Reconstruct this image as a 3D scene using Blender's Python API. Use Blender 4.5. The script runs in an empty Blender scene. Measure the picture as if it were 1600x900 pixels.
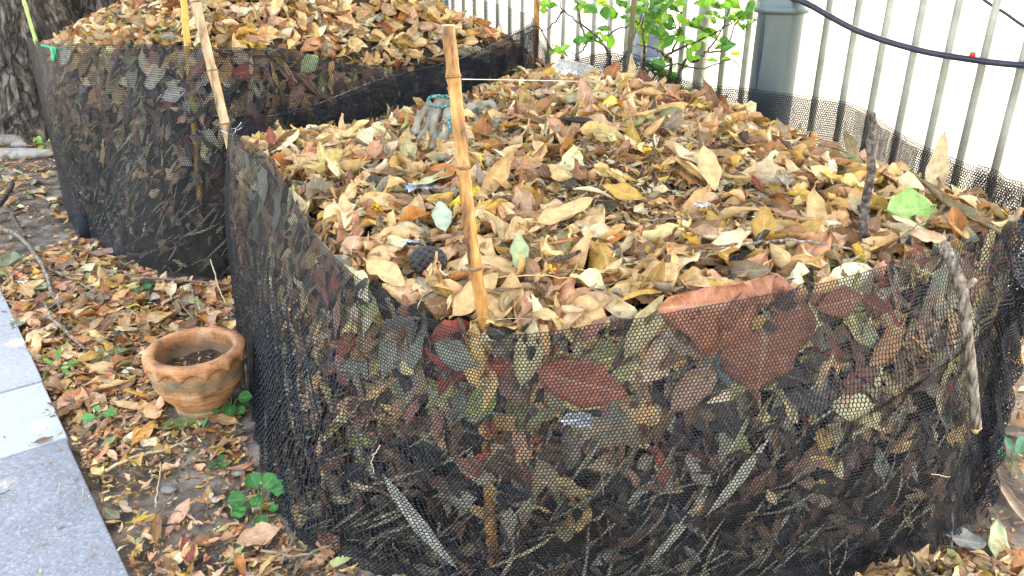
import bpy, bmesh, math, random
import numpy as np
from mathutils import Vector, Matrix, Euler

rng = np.random.default_rng(11)
random.seed(11)
PI = math.pi
SC = bpy.context.scene
COL = SC.collection
H, F, TH = 1.40, 1230.0, math.radians(24.0)
cT, sT = math.cos(TH), math.sin(TH)

# ------------------------------------------------------------------ camera geometry helpers (place a thing where it stands)
def ray(px, py):
    yv = (450 - py) / F
    return np.array([(px - 800) / F, cT + yv * sT, -sT + yv * cT])
def gnd(px, py, z=0.0):
    d = ray(px, py); t = (H - z) / -d[2]
    return np.array([0, 0, H]) + d * t
def atY(px, py, Y):
    d = ray(px, py); return np.array([0, 0, H]) + d * (Y / d[1])
def project(P):
    P = np.asarray(P, float); x = P[..., 0]; y = P[..., 1]; z = P[..., 2] - H
    dep = y * cT - z * sT; up = y * sT + z * cT
    return 800 + F * x / dep, 450 - F * up / dep, dep

# ------------------------------------------------------------------ object helpers
def tag(o, label=None, cat=None, group=None, kind=None):
    if label: o['label'] = label
    if cat: o['category'] = cat
    if group: o['group'] = group
    if kind: o['kind'] = kind
    return o
def empty(name, loc, label=None, cat=None, group=None):
    o = bpy.data.objects.new(name, None); COL.objects.link(o); o.location = [float(v) for v in loc]
    o.empty_display_size = 0.1
    return tag(o, label, cat, group)
def mkmesh(name, V, faces, mat, parent=None, col=None, uv=None, smooth=True, origin=None, mats=None, midx=None):
    """faces: list of int arrays (n,3) / (n,4)"""
    V = np.asarray(V, np.float32).copy()
    if origin is not None: V -= np.asarray(origin, np.float32)
    if parent is not None and origin is None:
        V -= np.array(parent.location, np.float32)
    me = bpy.data.meshes.new(name)
    fl = [np.asarray(f, np.int32) for f in faces if len(f)]
    loops = np.concatenate([f.ravel() for f in fl])
    tot = np.concatenate([np.full(len(f), f.shape[1], np.int32) for f in fl])
    start = np.concatenate([[0], np.cumsum(tot)[:-1]]).astype(np.int32)
    me.vertices.add(len(V)); me.vertices.foreach_set('co', V.ravel())
    me.loops.add(len(loops)); me.loops.foreach_set('vertex_index', loops)
    me.polygons.add(len(tot)); me.polygons.foreach_set('loop_start', start)
    me.polygons.foreach_set('loop_total', tot)
    if smooth: me.polygons.foreach_set('use_smooth', np.ones(len(tot), bool))
    if midx is not None: me.polygons.foreach_set('material_index', np.asarray(midx, np.int32))
    me.update(calc_edges=True)
    if col is not None:
        a = me.color_attributes.new('Col', 'FLOAT_COLOR', 'POINT')
        c = np.ones((len(V), 4), np.float32); c[:, :3] = col
        a.data.foreach_set('color', c.ravel())
    if uv is not None:
        l = me.uv_layers.new(name='UVMap'); l.data.foreach_set('uv', np.asarray(uv, np.float32)[loops].ravel())
    for m in (mats or [mat]): me.materials.append(m)
    o = bpy.data.objects.new(name, me); COL.objects.link(o)
    if parent is not None: o.parent = parent
    if origin is not None: o.location = [float(v) for v in origin]
    return o
class MB:
    """collects shapes that become ONE mesh"""
    def __init__(s): s.V = []; s.Q = []; s.T = []; s.n = 0; s.C = []
    def add(s, V, Q=(), T=(), col=(1, 1, 1)):
        V = np.asarray(V, float); s.V.append(V)
        if len(Q): s.Q.append(np.asarray(Q, int) + s.n)
        if len(T): s.T.append(np.asarray(T, int) + s.n)
        s.C.append(np.broadcast_to(np.asarray(col, float), (len(V), 3))); s.n += len(V); return s
    def tube(s, pts, rad, n=8, col=(1, 1, 1), wob=0.0, cap=True, close=False):
        pts = np.asarray(pts, float); m = len(pts)
        rad = np.broadcast_to(np.asarray(rad, float), (m,))
        tg = np.gradient(pts, axis=0); tg /= np.linalg.norm(tg, axis=1)[:, None] + 1e-9
        ref = np.array([0, 0, 1.0]) if abs(tg[0][2]) < .9 else np.array([1.0, 0, 0])
        a = np.cross(tg[0], ref); a /= np.linalg.norm(a); A = []
        for i in range(m):
            a = a - tg[i] * a.dot(tg[i]); a /= np.linalg.norm(a) + 1e-9; A.append(a)
        A = np.array(A); B = np.cross(tg, A)
        th = np.arange(n) / n * 2 * PI
        w = 1 + wob * rng.standard_normal((m, n))
        V = pts[:, None, :] + (rad[:, None] * w)[..., None] * (np.cos(th)[None, :, None] * A[:, None, :] + np.sin(th)[None, :, None] * B[:, None, :])
        V = V.reshape(-1, 3)
        i = np.arange(m - 1)[:, None] * n; j = np.arange(n)[None, :]; k = (j + 1) % n
        Q = np.stack([i + j, i + k, i + n + k, i + n + j], -1).reshape(-1, 4)
        T = []
        if cap:
            V = np.vstack([V, pts[0] - tg[0] * rad[0] * .15, pts[-1] + tg[-1] * rad[-1] * .15])
            for q in range(n):
                T.append((m * n, (q + 1) % n, q)); T.append((m * n + 1, (m - 1) * n + q, (m - 1) * n + (q + 1) % n))
        return s.add(V, Q, T, col)
    def lathe(s, prof, c=(0, 0, 0), n=48, col=(1, 1, 1), fn=None):
        prof = np.asarray(prof, float); m = len(prof); th = np.arange(n) / n * 2 * PI
        R = np.repeat(prof[:, :1], n, 1); Z = np.repeat(prof[:, 1:2], n, 1)
        if fn is not None: R, Z = fn(R, Z, th[None, :], np.arange(m)[:, None])
        V = np.stack([R * np.cos(th), R * np.sin(th), Z], -1).reshape(-1, 3) + np.asarray(c, float)
        i = np.arange(m - 1)[:, None] * n; j = np.arange(n)[None, :]; k = (j + 1) % n
        Q = np.stack([i + j, i + k, i + n + k, i + n + j], -1).reshape(-1, 4)
        return s.add(V, Q, (), col)
    def box(s, c, size, rot=0.0, col=(1, 1, 1), bev=0.0):
        x, y, z = [v / 2 for v in size]
        V = np.array([(a * x, b * y, d * z) for d in (-1, 1) for a, b in ((-1, -1), (1, -1), (1, 1), (-1, 1))], float)
        cr, sr = math.cos(rot), math.sin(rot)
        V = np.stack([V[:, 0] * cr - V[:, 1] * sr, V[:, 0] * sr + V[:, 1] * cr, V[:, 2]], -1) + np.asarray(c, float)
        return s.add(V, [(3, 2, 1, 0), (4, 5, 6, 7), (0, 1, 5, 4), (1, 2, 6, 5), (2, 3, 7, 6), (3, 0, 4, 7)], (), col)
    def build(s, name, mat, parent=None, smooth=True, origin=None, usecol=False):
        V = np.vstack(s.V); fs = []
        if s.Q: fs.append(np.vstack(s.Q))
        if s.T: fs.append(np.vstack(s.T))
        return mkmesh(name, V, fs, mat, parent, np.vstack(s.C) if usecol else None, smooth=smooth, origin=origin)
def spline(pts, n=8):
    pts = np.asarray(pts, float); m = len(pts); out = []
    P = np.vstack([2 * pts[0] - pts[1], pts, 2 * pts[-1] - pts[-2]])
    for i in range(m - 1):
        for t in np.arange(n) / n:
            a, b, c, d = P[i], P[i + 1], P[i + 2], P[i + 3]
            out.append(.5 * (2 * b + (c - a) * t + (2 * a - 5 * b + 4 * c - d) * t * t + (3 * b - a - 3 * c + d) * t ** 3))
    out.append(pts[-1]); return np.array(out)
def bevel(o, w=.004, seg=2):
    m = o.modifiers.new('bevel', 'BEVEL'); m.width = w; m.segments = seg; m.limit_method = 'ANGLE'; return o

# ------------------------------------------------------------------ materials
def newmat(name):
    m = bpy.data.materials.new(name); m.use_nodes = True
    nt = m.node_tree; b = nt.nodes['Principled BSDF']; return m, nt, b
def N(nt, typ, **kw):
    n = nt.nodes.new(typ)
    for k, v in kw.items():
        if k.startswith('i_'):
            key = k[2:]; key = int(key) if key.isdigit() else key.replace('_', ' ')
            n.inputs[key].default_value = v
        else: setattr(n, k, v)
    return n
def ramp(nt, src, stops):
    r = nt.nodes.new('ShaderNodeValToRGB'); e = r.color_ramp.elements
    while len(e) < len(stops): e.new(.5)
    for q, (p, c) in zip(e, stops): q.position = p; q.color = (*c, 1) if len(c) == 3 else c
    nt.links.new(src, r.inputs[0]); return r
def noisy(name, stops, scale=8, rough=.8, bump=.3, bdist=.01, detail=8, stretch=None, metallic=0, spec=.4, bscale=None, coord='Object'):
    m, nt, b = newmat(name)
    tc = N(nt, 'ShaderNodeTexCoord'); mp = N(nt, 'ShaderNodeMapping')
    if stretch: mp.inputs['Scale'].default_value = stretch
    nt.links.new(tc.outputs[coord], mp.inputs[0])
    n1 = N(nt, 'ShaderNodeTexNoise', i_Scale=scale, i_Detail=detail, i_Roughness=.62)
    nt.links.new(mp.outputs[0], n1.inputs['Vector'])
    r = ramp(nt, n1.outputs['Fac'], stops); nt.links.new(r.outputs[0], b.inputs['Base Color'])
    n2 = N(nt, 'ShaderNodeTexNoise', i_Scale=bscale or scale * 3, i_Detail=6, i_Roughness=.7)
    nt.links.new(mp.outputs[0], n2.inputs['Vector'])
    bp = N(nt, 'ShaderNodeBump', i_Strength=bump, i_Distance=bdist)
    nt.links.new(n2.outputs['Fac'], bp.inputs['Height']); nt.links.new(bp.outputs[0], b.inputs['Normal'])
    b.inputs['Roughness'].default_value = rough; b.inputs['Metallic'].default_value = metallic
    b.inputs['Specular IOR Level'].default_value = spec
    return m
def leafmat(name, vein=.35, transl=.25, rough=.55, spots=.5):
    m, nt, b = newmat(name); L = nt.links.new
    at = N(nt, 'ShaderNodeAttribute', attribute_name='Col')
    uv = N(nt, 'ShaderNodeUVMap'); sp = N(nt, 'ShaderNodeSeparateXYZ'); L(uv.outputs[0], sp.inputs[0])
    geo = N(nt, 'ShaderNodeTexCoord')
    n1 = N(nt, 'ShaderNodeTexNoise', i_Scale=45.0, i_Detail=5.0, i_Roughness=.6); L(geo.outputs['Object'], n1.inputs['Vector'])
    n2 = N(nt, 'ShaderNodeTexNoise', i_Scale=160.0, i_Detail=4.0, i_Roughness=.7); L(geo.outputs['Object'], n2.inputs['Vector'])
    mr = N(nt, 'ShaderNodeMapRange', i_1=.3, i_2=.7, i_3=.62, i_4=1.22); L(n1.outputs['Fac'], mr.inputs[0])
    mul = N(nt, 'ShaderNodeMix', data_type='RGBA', blend_type='MULTIPLY'); mul.inputs[0].default_value = 1
    L(at.outputs['Color'], mul.inputs[6]); L(mr.outputs[0], mul.inputs[7])
    sr = N(nt, 'ShaderNodeMapRange', i_1=.60, i_2=.72, i_3=0.0, i_4=spots); L(n2.outputs['Fac'], sr.inputs[0])
    mx = N(nt, 'ShaderNodeMix', data_type='RGBA'); L(sr.outputs[0], mx.inputs[0]); L(mul.outputs[2], mx.inputs[6]); mx.inputs[7].default_value = (.09, .045, .02, 1)
    # midrib and side veins drawn in leaf space (u along the leaf, v across)
    ab = N(nt, 'ShaderNodeMath', operation='ABSOLUTE'); L(sp.outputs[1], ab.inputs[0])
    mid = N(nt, 'ShaderNodeMapRange', i_1=.02, i_2=.09, i_3=1.0, i_4=0.0); L(ab.outputs[0], mid.inputs[0])
    a1 = N(nt, 'ShaderNodeMath', operation='MULTIPLY', i_1=-.16); L(ab.outputs[0], a1.inputs[0])
    a2 = N(nt, 'ShaderNodeMath', operation='ADD'); L(sp.outputs[0], a2.inputs[0]); L(a1.outputs[0], a2.inputs[1])
    a3 = N(nt, 'ShaderNodeMath', operation='MULTIPLY', i_1=70.0); L(a2.outputs[0], a3.inputs[0])
    a4 = N(nt, 'ShaderNodeMath', operation='SINE'); L(a3.outputs[0], a4.inputs[0])
    sv = N(nt, 'ShaderNodeMapRange', i_1=.82, i_2=1.0, i_3=0.0, i_4=.55); L(a4.outputs[0], sv.inputs[0])
    mxv = N(nt, 'ShaderNodeMath', operation='MAXIMUM'); L(mid.outputs[0], mxv.inputs[0]); L(sv.outputs[0], mxv.inputs[1])
    vf = N(nt, 'ShaderNodeMath', operation='MULTIPLY', i_1=vein); L(mxv.outputs[0], vf.inputs[0])
    lt = N(nt, 'ShaderNodeMix', data_type='RGBA', blend_type='SCREEN'); lt.inputs[7].default_value = (.45, .40, .28, 1)
    L(vf.outputs[0], lt.inputs[0]); L(mx.outputs[2], lt.inputs[6])
    L(lt.outputs[2], b.inputs['Base Color'])
    hs = N(nt, 'ShaderNodeMath', operation='MULTIPLY_ADD', i_1=-.5); L(mxv.outputs[0], hs.inputs[0]); L(n1.outputs['Fac'], hs.inputs[2])
    bp = N(nt, 'ShaderNodeBump', i_Strength=.5, i_Distance=.003); L(hs.outputs[0], bp.inputs['Height']); L(bp.outputs[0], b.inputs['Normal'])
    b.inputs['Roughness'].default_value = rough; b.inputs['Specular IOR Level'].default_value = .35
    tr = N(nt, 'ShaderNodeBsdfTranslucent'); L(lt.outputs[2], tr.inputs[0])
    ms = N(nt, 'ShaderNodeMixShader'); ms.inputs[0].default_value = transl
    L(b.outputs[0], ms.inputs[1]); L(tr.outputs[0], ms.inputs[2])
    L(ms.outputs[0], nt.nodes['Material Output'].inputs[0])
    return m
M_leaf = leafmat('dry_leaf')
M_green = leafmat('green_leaf', vein=.30, transl=.42, rough=.38, spots=.0)
def netmat():
    m, nt, b = newmat('black_net'); L = nt.links.new
    tc = N(nt, 'ShaderNodeTexCoord')
    n1 = N(nt, 'ShaderNodeTexNoise', i_Scale=6.0, i_Detail=6.0); L(tc.outputs['Object'], n1.inputs['Vector'])
    r = ramp(nt, n1.outputs['Fac'], [(.38, (.003, .005, .008)), (.62, (.010, .016, .025))]); L(r.outputs[0], b.inputs['Base Color'])
    b.inputs['Roughness'].default_value = .45; b.inputs['Specular IOR Level'].default_value = .3
    return m
M_net = netmat()
M_core = noisy('compost_core', [(.3, (.012, .009, .006)), (.6, (.06, .04, .022)), (.8, (.11, .075, .04))], scale=30, bump=.8, bdist=.01, rough=.95)
M_soil = noisy('bare_soil', [(.38, (.06, .045, .033)), (.5, (.15, .115, .085)), (.64, (.30, .24, .18))], scale=9, bump=.9, bdist=.012, rough=.95, bscale=70)
M_bamboo_o = noisy('orange_bamboo', [(.36, (.06, .03, .015)), (.45, (.27, .115, .03)), (.53, (.39, .18, .048)), (.66, (.54, .31, .11))], scale=14, stretch=(3, 3, .8), bump=.25, bdist=.003, rough=.5)
M_bamboo_t = noisy('tan_bamboo', [(.36, (.08, .045, .025)), (.46, (.30, .18, .09)), (.64, (.50, .35, .20))], scale=14, stretch=(3, 3, .8), bump=.25, bdist=.003, rough=.55)
M_bamboo_y = noisy('amber_bamboo', [(.3, (.30, .15, .03)), (.6, (.58, .32, .06))], scale=10, stretch=(3, 3, .6), bump=.15, bdist=.002, rough=.4)
M_bamboo_g = noisy('green_bamboo', [(.3, (.22, .33, .07)), (.6, (.42, .52, .16))], scale=10, stretch=(3, 3, .6), bump=.1, bdist=.002, rough=.4)
M_olive = noisy('olive_stem', [(.3, (.035, .03, .015)), (.6, (.11, .115, .03))], scale=10, stretch=(3, 3, .5), bump=.2, bdist=.002, rough=.5)
M_bark_dark = noisy('dark_stick_bark', [(.38, (.02, .014, .010)), (.5, (.085, .06, .045)), (.62, (.20, .155, .12))], scale=60, bump=1, bdist=.005, rough=.9)
M_bark_grey = noisy('grey_branch_bark', [(.38, (.045, .03, .02)), (.5, (.18, .14, .10)), (.62, (.36, .30, .235))], scale=45, stretch=(2, 2, .5), bump=.8, bdist=.004, rough=.9)
M_rawwood = noisy('raw_wood', [(.3, (.45, .22, .07)), (.7, (.66, .42, .2))], scale=50, bump=.4, bdist=.002, rough=.8)
M_twig = noisy('twig', [(.3, (.10, .07, .05)), (.7, (.28, .21, .15))], scale=40, bump=.5, bdist=.002, rough=.9)
M_straw = noisy('straw', [(.3, (.38, .28, .14)), (.7, (.58, .46, .27))], scale=40, bump=.2, bdist=.001, rough=.7)
M_wire = noisy('galvanised_wire', [(.3, (.55, .57, .6)), (.7, (.8, .82, .85))], scale=60, rough=.35, metallic=.6, bump=0)
M_terra_in = noisy('pot_soil', [(.3, (.02, .013, .01)), (.6, (.09, .05, .035)), (.8, (.25, .2, .17))], scale=60, bump=.9, bdist=.006, rough=.95)
M_paving = None

# ------------------------------------------------------------------ leaves
def fbm(x, y, seed=0, f=1.0, octv=4):
    r = np.random.default_rng(seed); out = 0; amp = 1.0
    for o in range(octv):
        for q in range(3):
            a = r.uniform(0, 2 * PI); ph = r.uniform(0, 2 * PI)
            out = out + amp * np.sin((x * math.cos(a) + y * math.sin(a)) * f * 2 * PI + ph)
        amp *= .5; f *= 2.1
    return out / 3
def leaf_local(n, L, W, nx, ny, shape, bend, fold, wave, twist, r=rng, rag=1.0):
    """n leaves -> (n, nx*ny, 3) local verts: x along, y across, z up"""
    t = np.linspace(0, 1, nx); s = np.linspace(-1, 1, ny)
    T, S = np.meshgrid(t, s, indexing='ij'); T = T.ravel(); S = S.ravel()
    p = shape[:, None]                                       # where the leaf is widest .3-.65
    tt = np.clip((T[None] - .07) / .93, 0, 1)
    e = np.log(.5) / np.log(p)
    w = np.sin(PI * tt ** e) ** .85
    w = np.where(T[None] < .07, .03, np.maximum(w, .02))
    w = w * (1 + .08 * np.sin(T[None] * 17 + shape[:, None] * 60) * np.abs(S)[None])
    bt = r.uniform(.2, .95, (n, 1)); ba = np.where(r.uniform(0, 1, (n, 1)) < .45, r.uniform(.1, .65, (n, 1)), 0); bs = np.where(r.uniform(0, 1, (n, 1)) < .5, -1, 1)
    ba = ba * rag
    w = w * (1 - ba * np.exp(-((T[None] - bt) / .10) ** 2) * (S[None] * bs > 0))
    w = w * W[:, None] * .5
    ang = fold[:, None] * np.abs(S)[None]                    # cross curl
    fo = np.where(np.abs(fold) < 1e-3, 1e-3, fold)[:, None]
    y = np.sign(S)[None] * w * np.sin(ang) / fo
    z = w * (1 - np.cos(ang)) / fo
    ph = r.uniform(0, 2 * PI, (n, 1))
    z = z + wave[:, None] * W[:, None] * np.sin(T[None] * r.uniform(7, 14, (n, 1)) + ph + S[None] * 1.3) * np.abs(S)[None]
    cr = np.where(r.uniform(0, 1, (n, 1)) < .5, r.uniform(.03, .13, (n, 1)), .012) * W[:, None] * rag
    z = z + cr * (np.sin(T[None] * 11 + S[None] * 4 + ph * 2) + np.sin(T[None] * 19 - S[None] * 6 + ph * 3) * .7)
    tw = twist[:, None] * (T[None] - .5)
    y, z = y * np.cos(tw) - z * np.sin(tw), y * np.sin(tw) + z * np.cos(tw)
    b = np.where(np.abs(bend) < 1e-3, 1e-3, bend)[:, None]   # curve along the length (circle arc)
    a = b * (T[None] - .5); Rr = L[:, None] / b
    x = (Rr - z) * np.sin(a); zz = Rr - (Rr - z) * np.cos(a)
    return np.stack([x, y, zz], -1), np.stack([T, S], -1)
def grid_faces(nx, ny):
    i = np.arange(nx - 1)[:, None] * ny; j = np.arange(ny - 1)[None]
    return np.stack([i + j, i + ny + j, i + ny + j + 1, i + j + 1], -1).reshape(-1, 4)
def rotmats(yaw, nrm):
    """frames with z = nrm, x ~ yaw direction"""
    z = nrm / np.linalg.norm(nrm, axis=1)[:, None]
    d = np.stack([np.cos(yaw), np.sin(yaw), np.zeros_like(yaw)], 1)
    x = d - z * np.sum(d * z, 1)[:, None]; x /= np.linalg.norm(x, axis=1)[:, None] + 1e-9
    y = np.cross(z, x)
    return np.stack([x, y, z], 2)
def pick_colors(n, pal, jit=.22, r=rng):
    c = np.array([p[0] for p in pal], float); w = np.array([p[1] for p in pal], float); w /= w.sum()
    k = r.choice(len(pal), n, p=w)
    out = c[k] * (1 + jit * r.standard_normal((n, 1))) * (1 + .05 * r.standard_normal((n, 3)))
    return np.clip(out, .008, .85), k
C = dict(tan=(.60, .365, .15), cream=(.76, .585, .335), ochre=(.55, .31, .065), pinkish=(.57, .32, .175), brown=(.26, .13, .055),
         rust=(.44, .16, .04), greybrown=(.31, .245, .155), olive=(.34, .32, .13), dark=(.075, .055, .042), salmon=(.58, .255, .12),
         red=(.36, .085, .05), yellow=(.66, .44, .05), palegreen=(.46, .54, .27), mint=(.42, .50, .34), lime=(.48, .60, .10),
         fresh=(.36, .58, .17), grey=(.33, .305, .235), black=(.025, .02, .018), white=(.72, .70, .66), deepgreen=(.05, .22, .04),
         midgreen=(.16, .30, .08), orange=(.62, .30, .05), chestnut=(.19, .06, .03), buff=(.72, .45, .20))
PAL_HEAP = [(C['tan'], 24), (C['cream'], 18), (C['buff'], 26), (C['ochre'], 9), (C['pinkish'], 11), (C['brown'], 11), (C['rust'], 9), (C['greybrown'], 5),
            (C['olive'], 2), (C['dark'], 2.5), (C['salmon'], 4), (C['yellow'], .7), (C['palegreen'], .5)]
PAL_REAR = [(C['tan'], 20), (C['cream'], 16), (C['buff'], 18), (C['ochre'], 12), (C['pinkish'], 12), (C['brown'], 10), (C['rust'], 10), (C['greybrown'], 7), (C['salmon'], 6), (C['red'], 2)]
PAL_FINE = [(C['brown'], 16), (C['rust'], 7), (C['tan'], 14), (C['greybrown'], 10), (C['dark'], 9), (C['cream'], 7), (C['ochre'], 8), (C['orange'], 1.5)]
PAL_GND = [(C['rust'], 7), (C['orange'], 3), (C['pinkish'], 22), (C['tan'], 18), (C['brown'], 16), (C['ochre'], 8), (C['greybrown'], 7), (C['salmon'], 10), (C['dark'], 6), (C['cream'], 5), (C['olive'], 4)]
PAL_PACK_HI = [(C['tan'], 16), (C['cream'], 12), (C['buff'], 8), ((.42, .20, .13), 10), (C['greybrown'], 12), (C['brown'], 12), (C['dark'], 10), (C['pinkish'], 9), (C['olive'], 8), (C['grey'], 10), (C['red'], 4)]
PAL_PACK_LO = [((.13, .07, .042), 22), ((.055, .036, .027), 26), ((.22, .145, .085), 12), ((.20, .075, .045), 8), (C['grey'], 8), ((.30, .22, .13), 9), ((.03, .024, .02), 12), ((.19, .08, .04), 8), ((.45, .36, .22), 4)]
class Leaves:
    def __init__(s): s.V = []; s.Fc = []; s.C = []; s.U = []; s.n = 0
    def add(s, V, uv, fc, col):
        n, m = V.shape[:2]
        s.V.append(V.reshape(-1, 3)); s.U.append(np.tile(uv, (n, 1)))
        s.Fc.append((fc[None] + (np.arange(n) * m)[:, None, None]).reshape(-1, 4) + s.n)
        cc = np.repeat(col[:, None], m, 1)
        edge = 1 - .18 * np.abs(uv[:, 1])[None, :, None] * rng.uniform(0, 1, (n, 1, 1))
        s.C.append((cc * edge).reshape(-1, 3)); s.n += n * m
    def extra(s, V, fc, col):
        V = np.asarray(V); s.V.append(V); s.U.append(np.full((len(V), 2), .5)); s.Fc.append(np.asarray(fc) + s.n)
        s.C.append(np.broadcast_to(col, (len(V), 3))); s.n += len(V)
    def build(s, name, mats, midx_extra=0, parent=None, origin=None):
        V = np.vstack(s.V); Fc = np.vstack(s.Fc)
        mi = None
        if midx_extra: mi = np.zeros(len(Fc), int); mi[:midx_extra] = 1
        return mkmesh(name, V, [Fc], None, parent, np.vstack(s.C), np.vstack(s.U), origin=origin, mats=mats, midx=mi)
def scatter(Ls, pos, nrm, L, W, pal, nx=8, ny=5, tilt=.45, bend=.9, fold=1.1, wave=.10, clampfn=None, twist=.6, lift=0.0):
    n = len(pos)
    loc, uv = leaf_local(n, L, W, nx, ny, rng.uniform(.36, .60, n), rng.normal(0, bend, n), rng.normal(.45, fold, n).clip(-2.8, 2.8), np.abs(rng.normal(0, wave, n)), rng.normal(0, twist, n))
    nn = nrm + tilt * rng.standard_normal((n, 3))
    R = rotmats(rng.uniform(0, 2 * PI, n), nn)
    loc = loc - loc.mean(1, keepdims=True)
    V = np.einsum('nij,nmj->nmi', R, loc) + (pos + lift * nrm)[:, None]
    if clampfn: V = clampfn(V.reshape(-1, 3)).reshape(V.shape)
    c, _ = pick_colors(n, pal)
    if pal is PAL_GND: c = np.clip(c * 1.2, 0, .85)
    Ls.add(V, uv, grid_faces(nx, ny), c)

# ------------------------------------------------------------------ net bins
class Bin:
    """rim and base are closed curves given by matching stations; u is arc length round the bin, v runs up the wall"""
    def __init__(s, rim, base, center, zc, edge, p, seed):
        s.rim = np.array(rim, float); s.base = np.array([(b[0], b[1], 0) for b in base], float)
        s.center = np.array(center, float); s.zc = zc; s.p = p; s.seed = seed
        K = 60; s.K = K; s.m = len(rim)
        tau = np.arange(s.m * K) / K
        R = s.cat(s.rim, tau); B = s.cat(s.base, tau)
        mid = (R + B) / 2; d = np.linalg.norm(np.roll(mid, -1, 0)[:, :2] - mid[:, :2], axis=1)
        s.cum = np.concatenate([[0], np.cumsum(d)]); s.len = s.cum[-1]; s.tau = np.concatenate([tau, [s.m]])
        s.edge = np.array(edge, float)
        ph = np.arctan2(R[:, 1] - center[1], R[:, 0] - center[0]); rr = np.hypot(R[:, 1] - center[1], R[:, 0] - center[0])
        ed = s.cat(s.edge[:, None], tau)[:, 0]
        o = np.argsort(ph); s.ph = ph[o]; s.rr = rr[o]; s.ed = ed[o]; s.rz = R[o, 2]
    def cat(s, P, tau):
        m = len(P); i = np.floor(tau).astype(int); t = (tau - i)[:, None]
        a, b, c, d = P[(i - 1) % m], P[i % m], P[(i + 1) % m], P[(i + 2) % m]
        return .5 * (2 * b + (c - a) * t + (2 * a - 5 * b + 4 * c - d) * t * t + (3 * b - a - 3 * c + d) * t ** 3)
    def station_s(s, k): return float(np.interp(k, s.tau, s.cum))
    def wall(s, S, v, depth, folds=True):
        S = np.asarray(S, float) % s.len; tau = np.interp(S, s.cum, s.tau)
        R = s.cat(s.rim, tau); B = s.cat(s.base, tau)
        R2 = s.cat(s.rim, tau + .02); B2 = s.cat(s.base, tau + .02)
        v = np.asarray(v, float)[:, None]
        P = B + (R - B) * v
        tg = (B2 - B) + (R2 - R); nr = np.stack([tg[:, 1], -tg[:, 0], np.zeros(len(tg))], 1)
        nr /= np.linalg.norm(nr, axis=1)[:, None] + 1e-9
        nr *= s.sgn
        bulge = .035 * np.sin(PI * np.clip(v[:, 0], 0, 1)) * (.6 + .4 * np.sin(S * 2.1 + s.seed)) + .017 * fbm(S, v[:, 0] * .8, s.seed, .8, 2)
        z = P[:, 2]
        d = np.asarray(depth, float) + bulge
        if folds: d = d + s.folds(S, z, tau, v[:, 0])
        P = P + nr * d[:, None]
        return P
    sgn = 1.0
    def folds(s, S, z, tau, v):
        f = .004 + .004 * np.maximum(0, fbm(S, z, s.seed + 5, 2.2, 2))
        return f
    def polar(s, x, y):
        ph = np.arctan2(y - s.center[1], x - s.center[0])
        return ph, np.interp(ph, s.ph, s.rr, period=2 * PI), np.hypot(x - s.center[0], y - s.center[1])
    def hz(s, x, y):
        x = np.asarray(x, float); y = np.asarray(y, float)
        ph, R, r = s.polar(x, y); ze = np.interp(ph, s.ph, s.ed, period=2 * PI)
        q = np.clip(r / R, 0, 1)
        g = 0
        if hasattr(s, 'bumpc'): bx, by, ba, bs = s.bumpc; g = ba * np.exp(-((x - bx) ** 2 + (y - by) ** 2) / (2 * bs * bs)) * (1 - q ** 6)
        return s.zc + g + (ze - s.zc) * q ** s.p + .018 * fbm(x, y, s.seed, 1.3, 3) * (1 - q ** 4)
    def hn(s, x, y):
        e = .03; a = (s.hz(x + e, y) - s.hz(x - e, y)) / (2 * e); b = (s.hz(x, y + e) - s.hz(x, y - e)) / (2 * e)
        n = np.stack([-a, -b, np.ones_like(a)], -1); return n / np.linalg.norm(n, axis=-1, keepdims=True)
    def clamp(s, V):
        ph, R, r = s.polar(V[:, 0], V[:, 1]); rz = np.interp(ph, s.ph, s.rz, period=2 * PI)
        lim = R * .985 - .006
        k = np.where((r > lim) & (V[:, 2] < rz + .015), lim / r, 1.0)
        k = np.where((r > R * 1.03) & (V[:, 2] >= rz + .015), R * 1.03 / r, k)
        W = V.copy(); W[:, 0] = s.center[0] + (V[:, 0] - s.center[0]) * k; W[:, 1] = s.center[1] + (V[:, 1] - s.center[1]) * k
        return W
    def hit(s, px, py, tries=7):
        d = ray(px, py); t = np.linspace(1.2, 6.5, 1500); P = np.array([0, 0, H]) + d * t[:, None]
        ph, R, r = s.polar(P[:, 0], P[:, 1]); below = (P[:, 2] < s.hz(P[:, 0], P[:, 1])) & (r < R * 1.0)
        i = np.argmax(below)
        if below.any(): return P[i]
        return s.hit(px, py + 5, tries - 1) if tries else None
    def wall_hit(s, px, py):
        if not hasattr(s, '_g'):
            S, v = np.meshgrid(np.linspace(0, s.len, 900), np.linspace(0, 1, 60)); s._g = (S.ravel(), v.ravel())
            P = s.wall(*s._g, np.zeros(S.size)); X, Y, D = project(P); s._gp = (X, Y, D)
        X, Y, D = s._gp; e = np.hypot(X - px, Y - py) + D * 3.0 * 1.0
        e = np.where(np.hypot(X - px, Y - py) < 6, D, 1e6 + np.hypot(X - px, Y - py)); i = np.argmin(e)
        return s._g[0][i], s._g[1][i]
    def net(s, name, parent, a=.0091, s0=0.0, s1=None, v0=0.0, v1=1.0, off=0.0, hgt=.74, w=.225, foldfn=None, closed=True, topjag=0.0, th=.0007):
        length = (s1 if s1 is not None else s.len) - s0
        n = max(8, int(round(length / a))); b = a * .866; m = max(6, int(round(hgt * (v1 - v0) / b)))
        r3 = 1 / math.sqrt(3)
        I, J = np.meshgrid(np.arange(n), np.arange(m), indexing='ij')
        cx = I + (J % 2) * .5; cy = J * .866
        q = w * r3
        def corners(ox, oy, angs):
            return np.stack([np.stack([ox + q * math.cos(math.radians(g)), oy + q * math.sin(math.radians(g))], -1) for g in angs], -2)
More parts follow.
